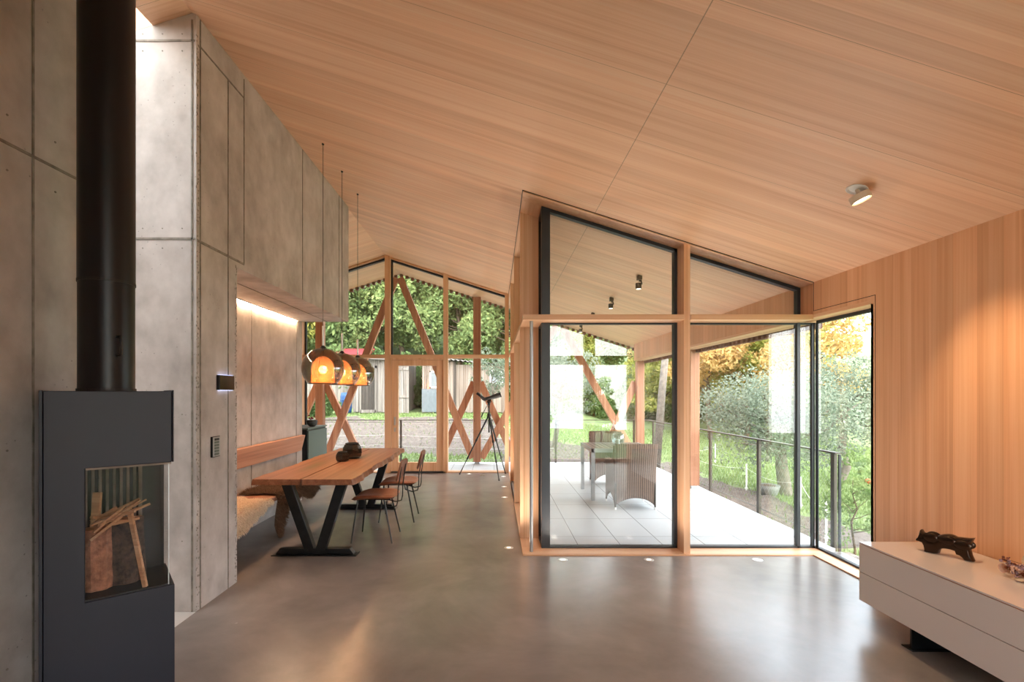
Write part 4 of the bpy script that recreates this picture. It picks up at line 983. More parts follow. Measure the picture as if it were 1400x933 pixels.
for o in all_fs:      # they wash the timber ceiling with warm light
    ld = bpy.data.lights.new('uplight', 'SPOT'); ld.energy = FLOOR_SPOT_W; ld.color = (1, .86, .72); ld.spot_size = math.radians(150); ld.spot_blend = 1.0; ld.shadow_soft_size = .03
    lo = bpy.data.objects.new('uplight', ld); COL.objects.link(lo); lo.parent = o; lo.location = (0, 0, .01); lo.rotation_euler = (math.pi, 0, 0)

# ------------------------------------------------------------------ ceiling spots
nrm = Vector((-PITCH, 0, -1)).normalized()     # pointing down out of the right roof slope
def ceil_spot(x, y, label, tilt, dirn, mat):
    z = roof_z(x)
    t = thing('ceiling_spotlight', label, 'spotlight', (x, y, z))
    rot = Vector((0, 0, -1)).rotation_difference(nrm).to_matrix().to_4x4()
    part(MB().lathe([(.060, 0), (.060, -.006), (.052, -.010), (.047, -.004), (.044, .0), (.0001, -.001)], n=36).xf(rot), 'mounting_ring', M['white'], t, world=False, smooth=False)
    q = Vector((0, 0, -1)).rotation_difference(Vector(dirn).normalized()).to_matrix().to_4x4(); off = Matrix.Translation((.006, -.02, -.062))
    part(MB().lathe([(.0001, .022), (.054, .022), (.057, .019), (.057, -.022), (.053, -.022), (.045, -.012)], n=36).xf(off @ q), 'housing', mat, t, world=False)
    part(MB().lathe([(.0001, -.013), (.046, -.013)], n=36).xf(off @ q), 'lens', M['lens'], t, world=False)
    part(MB().tube([(.0, 0, -.004), (.006, -.012, -.045)], .012, 10), 'joint', mat, t, world=False)
    ld = bpy.data.lights.new('spot_beam', 'SPOT'); ld.energy = 34; ld.color = (1, .66, .36); ld.spot_size = math.radians(64); ld.spot_blend = .9; ld.shadow_soft_size = .04
    lo = bpy.data.objects.new('spot_beam', ld); COL.objects.link(lo); lo.parent = t
    lo.location = off @ (q @ Vector((0, 0, -.03))); lo.rotation_mode = 'QUATERNION'; lo.rotation_quaternion = Vector((0, 0, -1)).rotation_difference(Vector(dirn).normalized())
    return t
ceil_spot(2.29, 3.06, 'round beige ceiling spotlight aimed at the timber wall above the sideboard', 0, (.36, -.16, -1.0), M['spotgrey'])
def terrace_spot(x, y, label, loc_only=None):
    if loc_only is not None: return copy_thing(loc_only, (x, y, roof_z(x)), 0, label)
    t = thing('terrace_spotlight', label, 'spotlight', (x, y, roof_z(x)), 0, 'dark spotlights under the terrace roof')
    part(MB().box(-.028, .028, -.028, .028, -.055, .004), 'mounting_box', M['spotblack'], t, world=False, bevel=.003)
    part(MB().tube([(0, 0, -.05), (.028, 0, -.085), (.03, 0, -.11)], .009, 8).box(-.005, .03, -.01, .01, -.075, -.06), 'arm', M['spotblack'], t, world=False)
    h = part(MB().cyl((-.01, 0, -.165), .036, .07, 24), 'housing', M['spotblack'], t, world=False)
    sub(MB().cyl((-.01, 0, -.167), .029, .003, 24), 'lens', M['lensoff'], h, t, world=False)
    return t
t0 = terrace_spot(1.78, 5.97, 'nearest dark spotlight under the terrace roof, upper right in the tall pane')
terrace_spot(1.77, 7.36, 'second dark spotlight under the terrace roof, left below the nearest', t0)
terrace_spot(1.77, 8.75, 'third dark spotlight under the terrace roof, just above the timber transom', t0)
terrace_spot(1.80, 10.15, 'farthest dark spotlight under the terrace roof, just below the transom', t0)

# ------------------------------------------------------------------ sideboard and things on it
sb = thing('sideboard', 'long glossy white sideboard on a dark recessed stand below the timber wall', 'sideboard', (2.75, 2.2, 0))
X0, X1, Y0, Y1 = 2.456, 3.02, .95, 3.263
part(MB().box(X0 + .02, X1, Y0 + .004, Y1 - .004, .165, .535), 'carcass', M['lacquer'], sb)
part(MB().box(X0, X1, Y0, Y1, .538, .548), 'top_panel', M['lacquer'], sb, bevel=.001)
part(MB().box(X0 + .004, X1, Y0 + .002, Y1 - .002, .533, .538), 'edge_strip', plain('copper_brown_edge', srgb(150, 92, 66), .4), sb)
for y0, y1 in ((Y0, Y1),):
    part(MB().box(X0, X0 + .019, y0, y1, .351, .5325), 'drawer_front', M['lacquer'], sb, bevel=.001)
    part(MB().box(X0, X0 + .019, y0, y1, .158, .346), 'drawer_front', M['lacquer'], sb, bevel=.001)
part(MB().box(X0 + .002, X1, Y1 - .003, Y1, .158, .5325), 'side_panel', M['lacquer'], sb)
for y in (2.925, 1.3):
    part(MB().box(2.52, 2.95, y, y + .012, .005, .165).box(2.50, 2.97, y - .03, y + .05, 0, .006), 'stand', M['blacksteel'], sb)

# bronze animal figure: head left, body a long bar, two stout leg pairs
def figure():
    t = thing('bronze_cat_figure', 'small dark bronze animal figure on the white sideboard', 'figurine', (2.79, 2.965, .549), math.radians(-60))
    out = [(262, 152), (282, 178), (306, 193), (330, 200), (352, 203), (372, 211), (398, 214), (420, 212), (440, 206), (470, 202), (500, 202), (530, 206), (555, 216), (580, 230), (605, 233), (640, 238), (680, 243), (724, 243), (712, 270), (696, 305), (694, 350), (704, 395), (724, 446),
           (690, 446), (652, 440), (632, 412), (610, 394), (580, 384), (568, 352), (530, 340), (490, 332), (458, 330), (436, 342), (424, 374), (390, 374), (345, 368), (298, 362), (296, 330), (290, 298), (276, 272), (250, 262), (222, 252), (218, 236), (236, 220), (246, 196)]
    P = [((x - 520) * .00054, max(0.0, (368 + (x - 360) * .227 - y)) * .00068) for x, y in out]
    n = len(P)
    def offset(d):
        r = []
        for i in range(n):
            a = Vector(P[i - 1]); b = Vector(P[i]); c_ = Vector(P[(i + 1) % n]); t_ = ((b - a).normalized() + (c_ - b).normalized()).normalized(); r.append((b.x - t_.y * d, b.y + t_.x * d))
        return r
    area = sum(P[i - 1][0] * P[i][1] - P[i][0] * P[i - 1][1] for i in range(n)); sg = 1 if area > 0 else -1
    lay = [(-.030, .0075), (-.026, .0035), (-.016, .0005), (0, -.001), (.016, .0005), (.026, .0035), (.030, .0075)]
    vs = []; fs = []
    for yy, d in lay: vs += [(p[0], yy, max(p[1], .0)) for p in offset(sg * d)]
    for L in range(len(lay) - 1):
        for i in range(n): fs.append((L * n + i, L * n + (i + 1) % n, (L + 1) * n + (i + 1) % n, (L + 1) * n + i))
    fs += [tuple(reversed(range(n))), tuple((len(lay) - 1) * n + i for i in range(n))]
    o = part(MB().add(vs, fs), 'body', M['bronze'], t, world=False)
    bm = bmesh.new(); bm.from_mesh(o.data); bmesh.ops.triangulate(bm, faces=[f for f in bm.faces if len(f.verts) > 4]); bm.to_mesh(o.data); bm.free()
    autosmooth(o, 60)
    # raised flanks and haunches of the cast body
    fl_ = MB()
    for sy in (-1, 1):
        for cx, cz, rx, rz in ((-.085, .098, .040, .030), (-.01, .100, .05, .026), (.065, .090, .045, .030)):
            fl_.ball((cx, sy * .026, cz), 1.0, 16, 10, (rx, .014, rz))
    part(fl_, 'flank', M['bronze'], t, world=False, smooth=True)
    return t
figure()
t = thing('dried_bouquet', 'lying bunch of dried flowers at the front edge of the sideboard', 'dried flowers', (2.89, 2.58, .549))
rr = random.Random(21); st_ = MB(); heads = {'lav': MB(), 'drybrown': MB(), 'drypink': MB()}
for i in range(46):
    a = rr.uniform(-.9, .9); L = rr.uniform(.10, .21); bx, by = .06, -.10
    dx, dy = -math.cos(a + .55) , math.sin(a + .55); z0 = rr.uniform(.01, .05); z1 = rr.uniform(.012, .085)
    tip = (bx + dx * L, by + dy * L + .04, z1)
    st_.tube([(bx + rr.uniform(-.01, .01), by + rr.uniform(-.01, .01), z0), ((bx + tip[0]) / 2, (by + tip[1]) / 2, (z0 + z1) / 2 + .015), tip], .0014, 4)
    kx = rr.choice(('lav', 'lav', 'drybrown', 'drybrown', 'drypink'))
    for q in range(7):
        heads[kx].ball((tip[0] + rr.gauss(0, .009), tip[1] + rr.gauss(0, .009), max(.008, tip[2] + rr.gauss(0, .008))), rr.uniform(.004, .009), 6, 4)
part(st_, 'stem', M['stem'], t, world=False)
for kx, nm in (('lav', 'lavender_heads'), ('drybrown', 'seed_heads'), ('drypink', 'petal_clusters')): part(heads[kx], nm, M[kx], t, world=False, smooth=True)['kind'] = 'stuff'
part(MB().lathe([(.0001, .0), (.024, .0), (.026, .0015), (.024, .003), (.0001, .003)], n=24).xf(Matrix.Translation((-.105, .075, .042)) @ Matrix.Rotation(1.25, 4, 'X')), 'seed_disc', M['drypink'], t, world=False)
part(MB().tube([(-.085, .07, .036), (-.03, .03, .03), (.03, -.03, .03)], .0025, 6), 'seed_stalk', M['drybrown'], t, world=False)
part(MB().ball((-.095, -.012, .012), .03, 14, 8, (1.1, .6, .35)), 'dried_leaf', M['drybeige'], t, world=False, smooth=True)
part(MB().lathe([(.012, 0), (.03, .05), (.05, .11), (.048, .11), (.028, .05), (.010, 0)], n=20).xf(Matrix.Translation((.10, .02, .06)) @ Matrix.Rotation(-1.25, 4, 'Y')), 'paper_wrap', M['drybeige'], t, world=False, smooth=True)

# ------------------------------------------------------------------ terrace furniture
t = thing('patio_table', 'square slatted patio table with silver legs on the terrace', 'table', (1.87, 7.47, -.012))
TXa, TXb, TYa, TYb = 1.40, 2.34, 7.02, 7.92
sl = M['patioslat'] = wood('grey_brown_slats', srgb(96, 80, 70), srgb(120, 102, 90), srgb(140, 122, 110), 'Y', 'X', .1, .06, .6)
for i in range(12):
    x = TXa + .02 + i * (TXb - TXa - .04) / 12
    part(MB().box(x, x + .064, TYa + .02, TYb - .02, .728, .748), 'slat', sl, t)
part(MB().box(TXa, TXb, TYa, TYa + .03, .69, .745).box(TXa, TXb, TYb - .03, TYb, .69, .745).box(TXa, TXa + .03, TYa, TYb, .69, .745).box(TXb - .03, TXb, TYa, TYb, .69, .745), 'frame', M['galv'], t)
for x in (TXa, TXb - .05):
    for y in (TYa, TYb - .05): part(MB().box(x, x + .05, y, y + .05, -.012, .70), 'leg', M['galv'], t)
t = thing('glass_bowl', 'clear round glass bowl standing on the patio table', 'glass bowl', (1.92, 7.55, .749))
part(MB().lathe([(.001, 0), (.06, 0), (.095, .04), (.105, .09), (.098, .14), (.085, .165), (.080, .165), (.092, .14), (.099, .09), (.09, .045), (.001, .01)], n=28), 'bowl', M['clearglass'], t, world=False, smooth=True)
part(MB().cyl((0, 0, .012), .03, .07, 16), 'candle', M['white'], t, world=False)

def wicker():
    m, n, l, b = new_mat('brown_grey_wicker')
    tc = n.new('ShaderNodeTexCoord'); uv = n.new('ShaderNodeSeparateXYZ'); l.new(tc.outputs['UV'], uv.inputs[0])
    s = n.new('ShaderNodeMath'); s.operation = 'MULTIPLY'; s.inputs[1].default_value = 2 * math.pi / .028; l.new(uv.outputs['X'], s.inputs[0])
    si = n.new('ShaderNodeMath'); si.operation = 'SINE'; l.new(s.outputs[0], si.inputs[0])
    s2 = n.new('ShaderNodeMath'); s2.operation = 'MULTIPLY'; s2.inputs[1].default_value = 2 * math.pi / .012; l.new(uv.outputs['Y'], s2.inputs[0])
    si2 = n.new('ShaderNodeMath'); si2.operation = 'SINE'; l.new(s2.outputs[0], si2.inputs[0])
    pr = n.new('ShaderNodeMath'); pr.operation = 'MULTIPLY_ADD'; pr.inputs[1].default_value = .3; l.new(si2.outputs[0], pr.inputs[0]); l.new(si.outputs[0], pr.inputs[2])
    mr = n.new('ShaderNodeMapRange'); mr.inputs['From Min'].default_value = -1.2; mr.inputs['From Max'].default_value = 1.2; l.new(pr.outputs[0], mr.inputs['Value'])
    rp = n.new('ShaderNodeValToRGB'); rp.color_ramp.elements[0].color = c4(srgb(62, 46, 38)); rp.color_ramp.elements[1].color = c4(srgb(132, 110, 98)); l.new(mr.outputs[0], rp.inputs['Fac']); l.new(rp.outputs['Color'], b.inputs['Base Color'])
    b.inputs['Roughness'].default_value = .7
    bp = n.new('ShaderNodeBump'); bp.inputs['Strength'].default_value = .6; bp.inputs['Distance'].default_value = .006; l.new(mr.outputs[0], bp.inputs['Height']); l.new(bp.outputs['Normal'], b.inputs['Normal'])
    return m
M['wicker'] = wicker()
def wick_panel(name, root, path, top, bot, flare=0.0, th=.022, nv=14, par=None):
    """woven panel along a plan path; top(u)/bot(u) heights; UV in metres"""
    P = [Vector((p[0], p[1], 0)) for p in path]; L = [0]
    for a, b in zip(P, P[1:]): L.append(L[-1] + (b - a).length)
    vs = []; uvs = []; N = len(P)
    for i, p in enumerate(P):
        d = (P[min(i + 1, N - 1)] - P[max(i - 1, 0)]).normalized(); n_ = Vector((d.y, -d.x, 0)); u = L[i] / L[-1]
        for j in range(nv + 1):
            z = bot(u) + (top(u) - bot(u)) * j / nv; vs.append(p + n_ * (flare * ((z / .88) ** 2 - .2)) + Vector((0, 0, z))); uvs.append((L[i], z))
    fs = [(i * (nv + 1) + j, (i + 1) * (nv + 1) + j, (i + 1) * (nv + 1) + j + 1, i * (nv + 1) + j + 1) for i in range(N - 1) for j in range(nv)]
    me = bpy.data.meshes.new(name); me.from_pydata([tuple(v) for v in vs], [], fs); ul = me.uv_layers.new(name='UVMap')
    for lp in me.loops: ul.data[lp.index].uv = uvs[lp.vertex_index]
    me.polygons.foreach_set('use_smooth', [True] * len(fs)); me.materials.append(M['wicker'])
    o = bpy.data.objects.new(name, me); COL.objects.link(o); o.parent = par or root
    sd = o.modifiers.new('solid', 'SOLIDIFY'); sd.thickness = th; sd.offset = 0
    return o
wc = thing('wicker_armchair', 'wicker armchair with its back to the room, at the near side of the patio table', 'armchair', (1.88, 6.74, -.012), 0, 'wicker armchairs on the terrace')
def arch(u, lo=.055, hi=.17, p=2.2): return lo + hi * (1 - abs(2 * u - 1) ** p)
# back at -Y, faces +Y
bp_ = [(-.27 + .54 * i / 16, -.25 - .035 * math.sin(math.pi * i / 16)) for i in range(17)]
wick_panel('backrest', wc, bp_, lambda u: .885 + .006 * math.sin(math.pi * u), lambda u: arch(u, .05, .11), .07)
for s in (-1, 1):
    sp = [(s * .27, -.25 + .53 * i / 14) for i in range(15)]
    if s < 0: sp = list(reversed(sp))
    f_ = (lambda u: .66 + .20 * max(0, 1 - u / .28) ** 1.6) if s > 0 else (lambda u: .66 + .20 * max(0, 1 - (1 - u) / .28) ** 1.6)
    wick_panel('side_panel', wc, sp, f_, lambda u: arch(u, .05, .13), .02)
wick_panel('front_skirt', wc, [(.27 - .54 * i / 12, .28) for i in range(13)], lambda u: .41, lambda u: arch(u, .06, .16), 0)
se = MB().box(-.26, .26, -.24, .275, .39, .425); so_ = part(se, 'seat', M['wicker'], wc, world=False, bevel=.01)
me = so_.data; ul = me.uv_layers.new(name='UVMap')
for lp in me.loops: v = me.vertices[lp.vertex_index].co; ul.data[lp.index].uv = (v.x, v.y)
for x in (-.262, .262):
    for y in (-.245, .27):
        lg = part(MB().tube([(x, y, .38), (x * 1.02, y * 1.03, .03)], [.016, .012], 10), 'leg', M['rail'], wc, world=False)
        sub(MB().cyl((x * 1.02, y * 1.03, 0), .013, .032, 10), 'foot_cap', M['white'], lg, wc, world=False)
wc2 = copy_thing(wc, (1.92, 8.28, -.012), math.pi - .12, 'wicker armchair behind the patio table, facing the room')

# ------------------------------------------------------------------ sheds up the slope
def planks(mb, x0, x1, y, z0, z1, w_=.14, rng=None, th=.025):
    rng = rng or random.Random(2); x = x0
    while x < x1 - .02:
        e_ = min(x + w_ * rng.uniform(.8, 1.15), x1); mb.box(x, e_ - .008, y - th + rng.uniform(0, .012), y, z0 - rng.uniform(0, .04), z1); x = e_
sh = thing('garden_shed', 'weathered grey plank shed with an open dark doorway, left of the glazed door', 'shed', (-5.2, 23, .6))
r_ = random.Random(4)
SY = 22.0
part(MB().box(-6.45, -4.1, SY + .03, 25, .3, 3.05), 'body', M['greydark'], sh)
m_ = MB(); planks(m_, -6.45, -6.1, SY, .72, 3.1, .15, r_); planks(m_, -5.45, -4.1, SY, .72, 3.1, .15, r_); planks(m_, -6.1, -5.45, SY, 2.72, 3.1, .15, r_)
for q in range(18): m_.box(-4.1, -4.075, SY + q * .16, SY + q * .16 + .15, .6, 3.0)
part(m_, 'plank_wall', M['greywood'], sh)
part(MB().box(-6.12, -5.42, SY - .06, SY - .02, .66, .80).box(-6.17, -6.08, SY - .06, SY - .02, .66, 2.80).box(-5.47, -5.38, SY - .06, SY - .02, .66, 2.80).box(-6.17, -5.38, SY - .06, SY - .02, 2.70, 2.80), 'door_frame', M['greywood'], sh)
m_ = MB(); planks(m_, -6.08, -5.47, SY + .02, .82, 2.70, .16, r_); part(m_, 'inner_door', M['greydark'], sh)
m_ = MB(); planks(m_, -4.95, -3.90, SY - .10, .66, 2.95, .17, r_); m_.box(-4.95, -3.90, SY - .15, SY - .125, 1.35, 1.45).box(-4.95, -3.90, SY - .15, SY - .125, 2.6, 2.7)
dr = part(m_, 'barn_door', M['greywood'], sh)
sub(MB().tube([(-4.62 + .09 * math.cos(a / 3), SY - .16, 2.25 + .13 * math.sin(a / 3)) for a in range(0, 15)], .018, 6), 'blue_mark', M['blue'], dr, sh)
sub(MB().ball((-4.58, SY - .15, 1.66), .07, 8, 6, (1, .3, .8)), 'green_mark', plain('green_paint', srgb(60, 170, 80), .6), dr, sh)
part(MB().add([(-6.75, SY - .4, 3.12), (-3.75, SY - .4, 3.02), (-3.75, 25.3, 3.35), (-6.75, 25.3, 3.45), (-6.75, SY - .4, 3.20), (-3.75, SY - .4, 3.10), (-3.75, 25.3, 3.43), (-6.75, 25.3, 3.53)], [(0, 3, 2, 1), (4, 5, 6, 7), (0, 1, 5, 4), (1, 2, 6, 5), (2, 3, 7, 6), (3, 0, 4, 7)]), 'roof', M['corr'], sh)
rs = thing('red_roof_shed', 'low shed with a red metal roof peeping out behind the globe lamps', 'shed', (-8.3, 25.5, 1.0))
part(MB().box(-9.6, -6.9, 24.6, 27, .5, 3.3), 'body', M['greywood'], rs)
part(MB().add([(-9.8, 24.3, 3.25), (-6.7, 24.3, 3.25), (-6.7, 27.2, 3.95), (-9.8, 27.2, 3.95), (-9.8, 24.3, 3.36), (-6.7, 24.3, 3.36), (-6.7, 27.2, 4.06), (-9.8, 27.2, 4.06)], [(0, 3, 2, 1), (4, 5, 6, 7), (0, 1, 5, 4), (1, 2, 6, 5), (2, 3, 7, 6), (3, 0, 4, 7)]), 'roof', M['redroof'], rs)
bl = thing('rain_barrel', 'blue plastic rain barrel at the left corner of the weathered shed', 'barrel', (-6.75, 21.9, .66))
part(MB().lathe([(.001, 0), (.22, 0), (.25, .15), (.26, .45), (.25, .75), (.21, .92), (.19, .92), (.001, .88)], n=20), 'barrel', M['blue'], bl, world=False, smooth=True)
part(MB().lathe([(.255, .28), (.268, .30), (.255, .32)], n=20).lathe([(.255, .58), (.268, .60), (.255, .62)], n=20), 'hoop', M['blue'], bl, world=False)

s2 = thing('plank_shed', 'pale plank shed with a corrugated roof and white window, behind the tripod', 'shed', (-1.2, 23, .6))
part(MB().box(-3.30, .45, SY + .03, 25, .3, 2.75), 'body', M['greydark'], s2)
m_ = MB(); planks(m_, -3.30, -1.86, SY, .70, 3.0, .16, r_); planks(m_, -1.80, .45, SY, .70, 2.85, .2, r_)
for q in range(18): m_.box(-3.325, -3.30, SY + q * .16, SY + q * .16 + .15, .5, 3.0)
part(m_, 'plank_wall', wood('pale_brown_planks', srgb(98, 84, 75), srgb(130, 116, 106), srgb(152, 142, 134), 'Z', 'X', .17, .12, .8, knots=.4, fine=20, contrast=1.2), s2)
part(MB().box(-1.90, -1.78, SY - .05, SY, .66, 3.0), 'corner_board', M['greydark'], s2)
part(MB().box(-3.33, -2.58, SY - .05, SY - .03, .70, 1.75), 'sheet_panel', M['metalsheet'], s2)
for x0, x1, z0, z1 in ((-2.98, -2.52, 1.78, 2.56), (-.25, .35, 1.95, 2.60)):
    f_ = part(MB().box(x0, x1, SY - .07, SY - .03, z0, z0 + .07).box(x0, x1, SY - .07, SY - .03, z1 - .07, z1).box(x0, x0 + .07, SY - .07, SY - .03, z0, z1).box(x1 - .07, x1, SY - .07, SY - .03, z0, z1), 'window', M['white'], s2)
    sub(MB().box(x0 + .07, x1 - .07, SY - .05, SY - .04, z0 + .07, z1 - .07), 'pane', plain('dim_shed_glass', srgb(120, 126, 130), .15), f_, s2)
m_ = MB(); N = 56; vs = []
for i in range(N + 1):
    x = -2.25 + 3.05 * i / N; dz = .035 * math.sin(i * 1.6)
    for (y, zz) in ((SY - .35, 3.08), (25.3, 3.25)): vs += [(x, y, zz - .10 * (x + 2.25) + dz), (x, y, zz - .10 * (x + 2.25) + dz + .02)]
fs = []
for i in range(N):
    a = i * 4; fs += [(a, a + 4, a + 6, a + 2), (a + 1, a + 3, a + 7, a + 5), (a, a + 1, a + 5, a + 4), (a + 2, a + 6, a + 7, a + 3)]
m_.add(vs, fs); part(m_, 'roof', M['corr'], s2)
part(MB().box(-3.5, -2.0, SY - .3, 25.2, 3.02, 3.10), 'flat_roof', M['corr'], s2)

# pole, wires, stakes, tub
tag(MB().tube([(3.98, 12.0, -.55), (4.15, 12.05, 1.5), (4.45, 12.1, 4.6)], [.10, .09, .075], 12).build('leaning_pole', M['barkpale'], None, smooth=True), 'leaning pale bare trunk rising beyond the far corner of the railing', 'pole')
tag(MB().tube([(3.75, 12.6, 1.7), (3.72, 12.6, 2.1), (3.95, 12.6, 2.7), (4.0, 12.6, 3.6)], [.012, .02, .025, .03], 8).build('bare_branch', M['barkpale'], None, smooth=True), 'thin dead hanging branch left of the leaning pole', 'branch')
stakes = [((5.35, 10.3), 'white garden stake by the soil edge left of the apple tree'), ((5.62, 8.9), 'bent white garden stake right beside the tub'), ((4.85, 12.6), 'white garden stake far behind the near larch post'),
          ((4.72, 6.9), 'white garden stake behind the black corner frame'), ((6.6, 14.5), 'distant white garden stake in the meadow left of the apple tree')]
sp0 = None
for (x, y), lb in stakes:
    z = ground_z(x, y)
    if sp0 is None:
        sp0 = thing('garden_stake', lb, 'stake', (x, y, z - .05), 0, 'white garden stakes')
        part(MB().box(-.014, .014, -.008, .008, 0, .62), 'shaft', M['white'], sp0, world=False)
        part(MB().box(-.03, .03, -.012, .012, .10, .13).cyl((0, 0, .6), .012, .04, 8), 'foot_plate', M['white'], sp0, world=False)
    else: copy_thing(sp0, (x, y, z - .05), 0, lb)
def strand(pts, label, r=.0035, sag=.12):
    P = []
    for a, b in zip(pts, pts[1:]):
        a = Vector(a); b = Vector(b)
        for i in range(9):
            s = i / 8; p = a.lerp(b, s); p.z -= sag * 4 * s * (1 - s); P.append(p)
    tag(MB().tube(P, r, 5).build('fence_cord', M['white']), label, 'cord')
G = ground_z
strand([(4.85, 12.6, G(4.85, 12.6) + .5), (5.35, 10.3, G(5.35, 10.3) + .5), (5.62, 8.9, G(5.62, 8.9) + .5), (4.72, 6.9, G(4.72, 6.9) + .5)], 'white fence cord strung along the stakes below the terrace')
strand([(-7, 13.6, .42), (-3, 13.9, .36), (1.5, 13.5, .30)], 'upper white cord strung across the soil bed', .0035, .05)
strand([(-7, 12.9, .22), (-3, 12.9, .18), (1.5, 12.4, .14)], 'lower white cord strung across the soil bed', .0035, .06)
strand([(6.6, 14.5, G(6.6, 14.5) + .5), (4.85, 12.6, G(4.85, 12.6) + .5)], 'distant white fence cord in the meadow', .0035, .05)
tt = thing('planter_tub', 'grey round tub standing at the foot of the apple tree', 'tub', (5.62, 9.95, G(5.62, 9.95) - .02))
part(MB().lathe([(.001, 0), (.15, 0), (.20, .16), (.22, .24), (.20, .24), (.001, .19)], n=20), 'tub', M['rock'], tt, world=False, smooth=True)
part(MB().ball((0, 0, .2), .19, 12, 5, (1, 1, .25)), 'soil', M['bark'], tt, world=False)

# ------------------------------------------------------------------ trees
def leaf_cloud(centers, n, size, seed, flat=1.0):
    """n leaf quads scattered in soft balls (cx,cy,cz,r); numpy, one mesh"""
    g = np.random.default_rng(seed); C_ = np.array(centers, float); w = C_[:, 3] ** 2; idx = g.choice(len(C_), n, p=w / w.sum())
    d = g.normal(size=(n, 3)); d /= np.linalg.norm(d, axis=1)[:, None]; rad = C_[idx, 3] * g.uniform(.45, 1.05, n) ** .6
    p = C_[idx, :3] + d * rad[:, None] * np.array([1, 1, flat])
    a = g.normal(size=(n, 3)); a /= np.linalg.norm(a, axis=1)[:, None]; b = np.cross(a, g.normal(size=(n, 3))); b /= np.linalg.norm(b, axis=1)[:, None]
    s = size * g.uniform(.6, 1.3, n)[:, None]
    v = np.stack([p - a * s, p + b * s * .45, p + a * s, p - b * s * .45], 1).reshape(-1, 3)
    return v
def leaf_mesh(name, v, mat):
    n = len(v) // 4; me = bpy.data.meshes.new(name); me.vertices.add(len(v)); me.vertices.foreach_set('co', v.astype(np.float32).ravel())
    me.loops.add(4 * n); me.loops.foreach_set('vertex_index', np.arange(4 * n, dtype=np.int32)); me.polygons.add(n); me.polygons.foreach_set('loop_start', np.arange(0, 4 * n, 4, dtype=np.int32)); me.polygons.foreach_set('loop_total', np.full(n, 4, dtype=np.int32))
    me.update(); me.validate(); me.materials.append(mat); return me
def limb(mb, a, b, r0, r1, rr, bend=.08):
    a = Vector(a); b = Vector(b); L = (b - a).length; P = []; rs = []
    for i in range(5):
        s = i / 4; P.append(a.lerp(b, s) + Vector((rr.uniform(-1, 1), rr.uniform(-1, 1), rr.uniform(-.4, .6))) * L * bend * math.sin(math.pi * s)); rs.append(r0 + (r1 - r0) * s)
    mb.tube(P, rs, 7)
def make_tree(name, label, cat, group, H, spread, trunk_h, nl, size, lmat, bmat, seed, tr=.18, nb=14, lean=(0, 0), nclus=26, flat=.8):
    rr = random.Random(seed); t = thing(name, label, cat, (0, 0, 0), 0, group)
    tk = MB(); top = Vector((lean[0], lean[1], H * .75)); limb(tk, (0, 0, -.4), (lean[0] * .5, lean[1] * .5, trunk_h), tr, tr * .75, rr, .05); limb(tk, (lean[0] * .5, lean[1] * .5, trunk_h), top, tr * .75, tr * .2, rr, .06)
    part(tk, 'trunk', bmat, t, world=False, smooth=True)
    br = MB(); cl = []
    for i in range(nb):
        s = rr.uniform(0, 1); base = Vector((lean[0] * .5, lean[1] * .5, trunk_h)).lerp(top, s * .8); a = rr.uniform(0, 2 * math.pi) + i * 2.4; L = spread * (1 - .45 * s) * rr.uniform(.6, 1)
        tip = base + Vector((math.cos(a) * L, math.sin(a) * L, L * rr.uniform(.15, .75))); limb(br, base, tip, tr * .35, tr * .07, rr, .10)
        cl.append((tip.x, tip.y, min(tip.z, H), spread * rr.uniform(.26, .42)))
    for i in range(nclus):
        a = rr.uniform(0, 2 * math.pi); u = rr.uniform(0, 1); z = trunk_h * .9 + (H - trunk_h * .9) * u; rmax = spread * math.sqrt(max(.05, 1 - (2 * u - .85) ** 2 / 1.6)); q = rmax * math.sqrt(rr.uniform(.1, 1)) * .85
        cl.append((lean[0] + math.cos(a) * q, lean[1] + math.sin(a) * q, z, spread * rr.uniform(.2, .38)))
    part(br, 'branches', bmat, t, world=False, smooth=True)
    o = bpy.data.objects.new('crown', leaf_mesh('crown', leaf_cloud(cl, nl, size, seed, flat), lmat)); COL.objects.link(o); o.parent = t
    return t
BIG = 300.0
GF = 'trees of the wooded hillside'
types = {}
def plant(kind, x, y, rz, s, label=None):
    src, used = types[kind]; z = ground_z(x, y) - .1
    if not used: src.location = (x, y, z); src.rotation_euler = (0, 0, rz); src.scale = (s, s, s); types[kind][1] = True; o = src
    else: o = copy_thing(src, (x, y, z), rz, None, (s, s, s))
    if label: o['label'] = label
    return o
types['g1'] = [make_tree('forest_tree', 'dense green broadleaf tree on the wooded hillside beyond the sheds', 'tree', GF, 11, 3.6, 2.5, 17000, .18, M['leafgreen'], M['bark'], 31, .22, 16, nclus=34), False]
types['g2'] = [make_tree('forest_tree', 'dense green broadleaf tree on the wooded hillside beyond the sheds', 'tree', GF, 13, 3.2, 3.5, 17000, .175, M['leafgreen'], M['bark'], 32, .24, 16, nclus=36), False]
types['y1'] = [make_tree('forest_tree', 'yellow-green tree on the wooded hillside beyond the sheds', 'tree', 'yellow-green trees of the hillside', 11, 3.2, 2.8, 15000, .17, M['leafyellow'], M['bark'], 33, .2, 14, nclus=30), False]
types['o1'] = [make_tree('autumn_tree', 'orange-leaved autumn tree behind the apple tree on the right', 'tree', 'orange autumn trees on the right', 7.5, 2.3, 2.2, 14000, .105, M['leaforange'], M['bark'], 34, .13, 14, nclus=26), False]
types['b1'] = [make_tree('hillside_bush', 'green bush at the edge of the meadow below the trees', 'bush', 'bushes along the meadow edge', 2.4, 1.5, .3, 4200, .12, M['leafbush'], M['bark'], 35, .05, 8, nclus=20), False]
rr = random.Random(17)
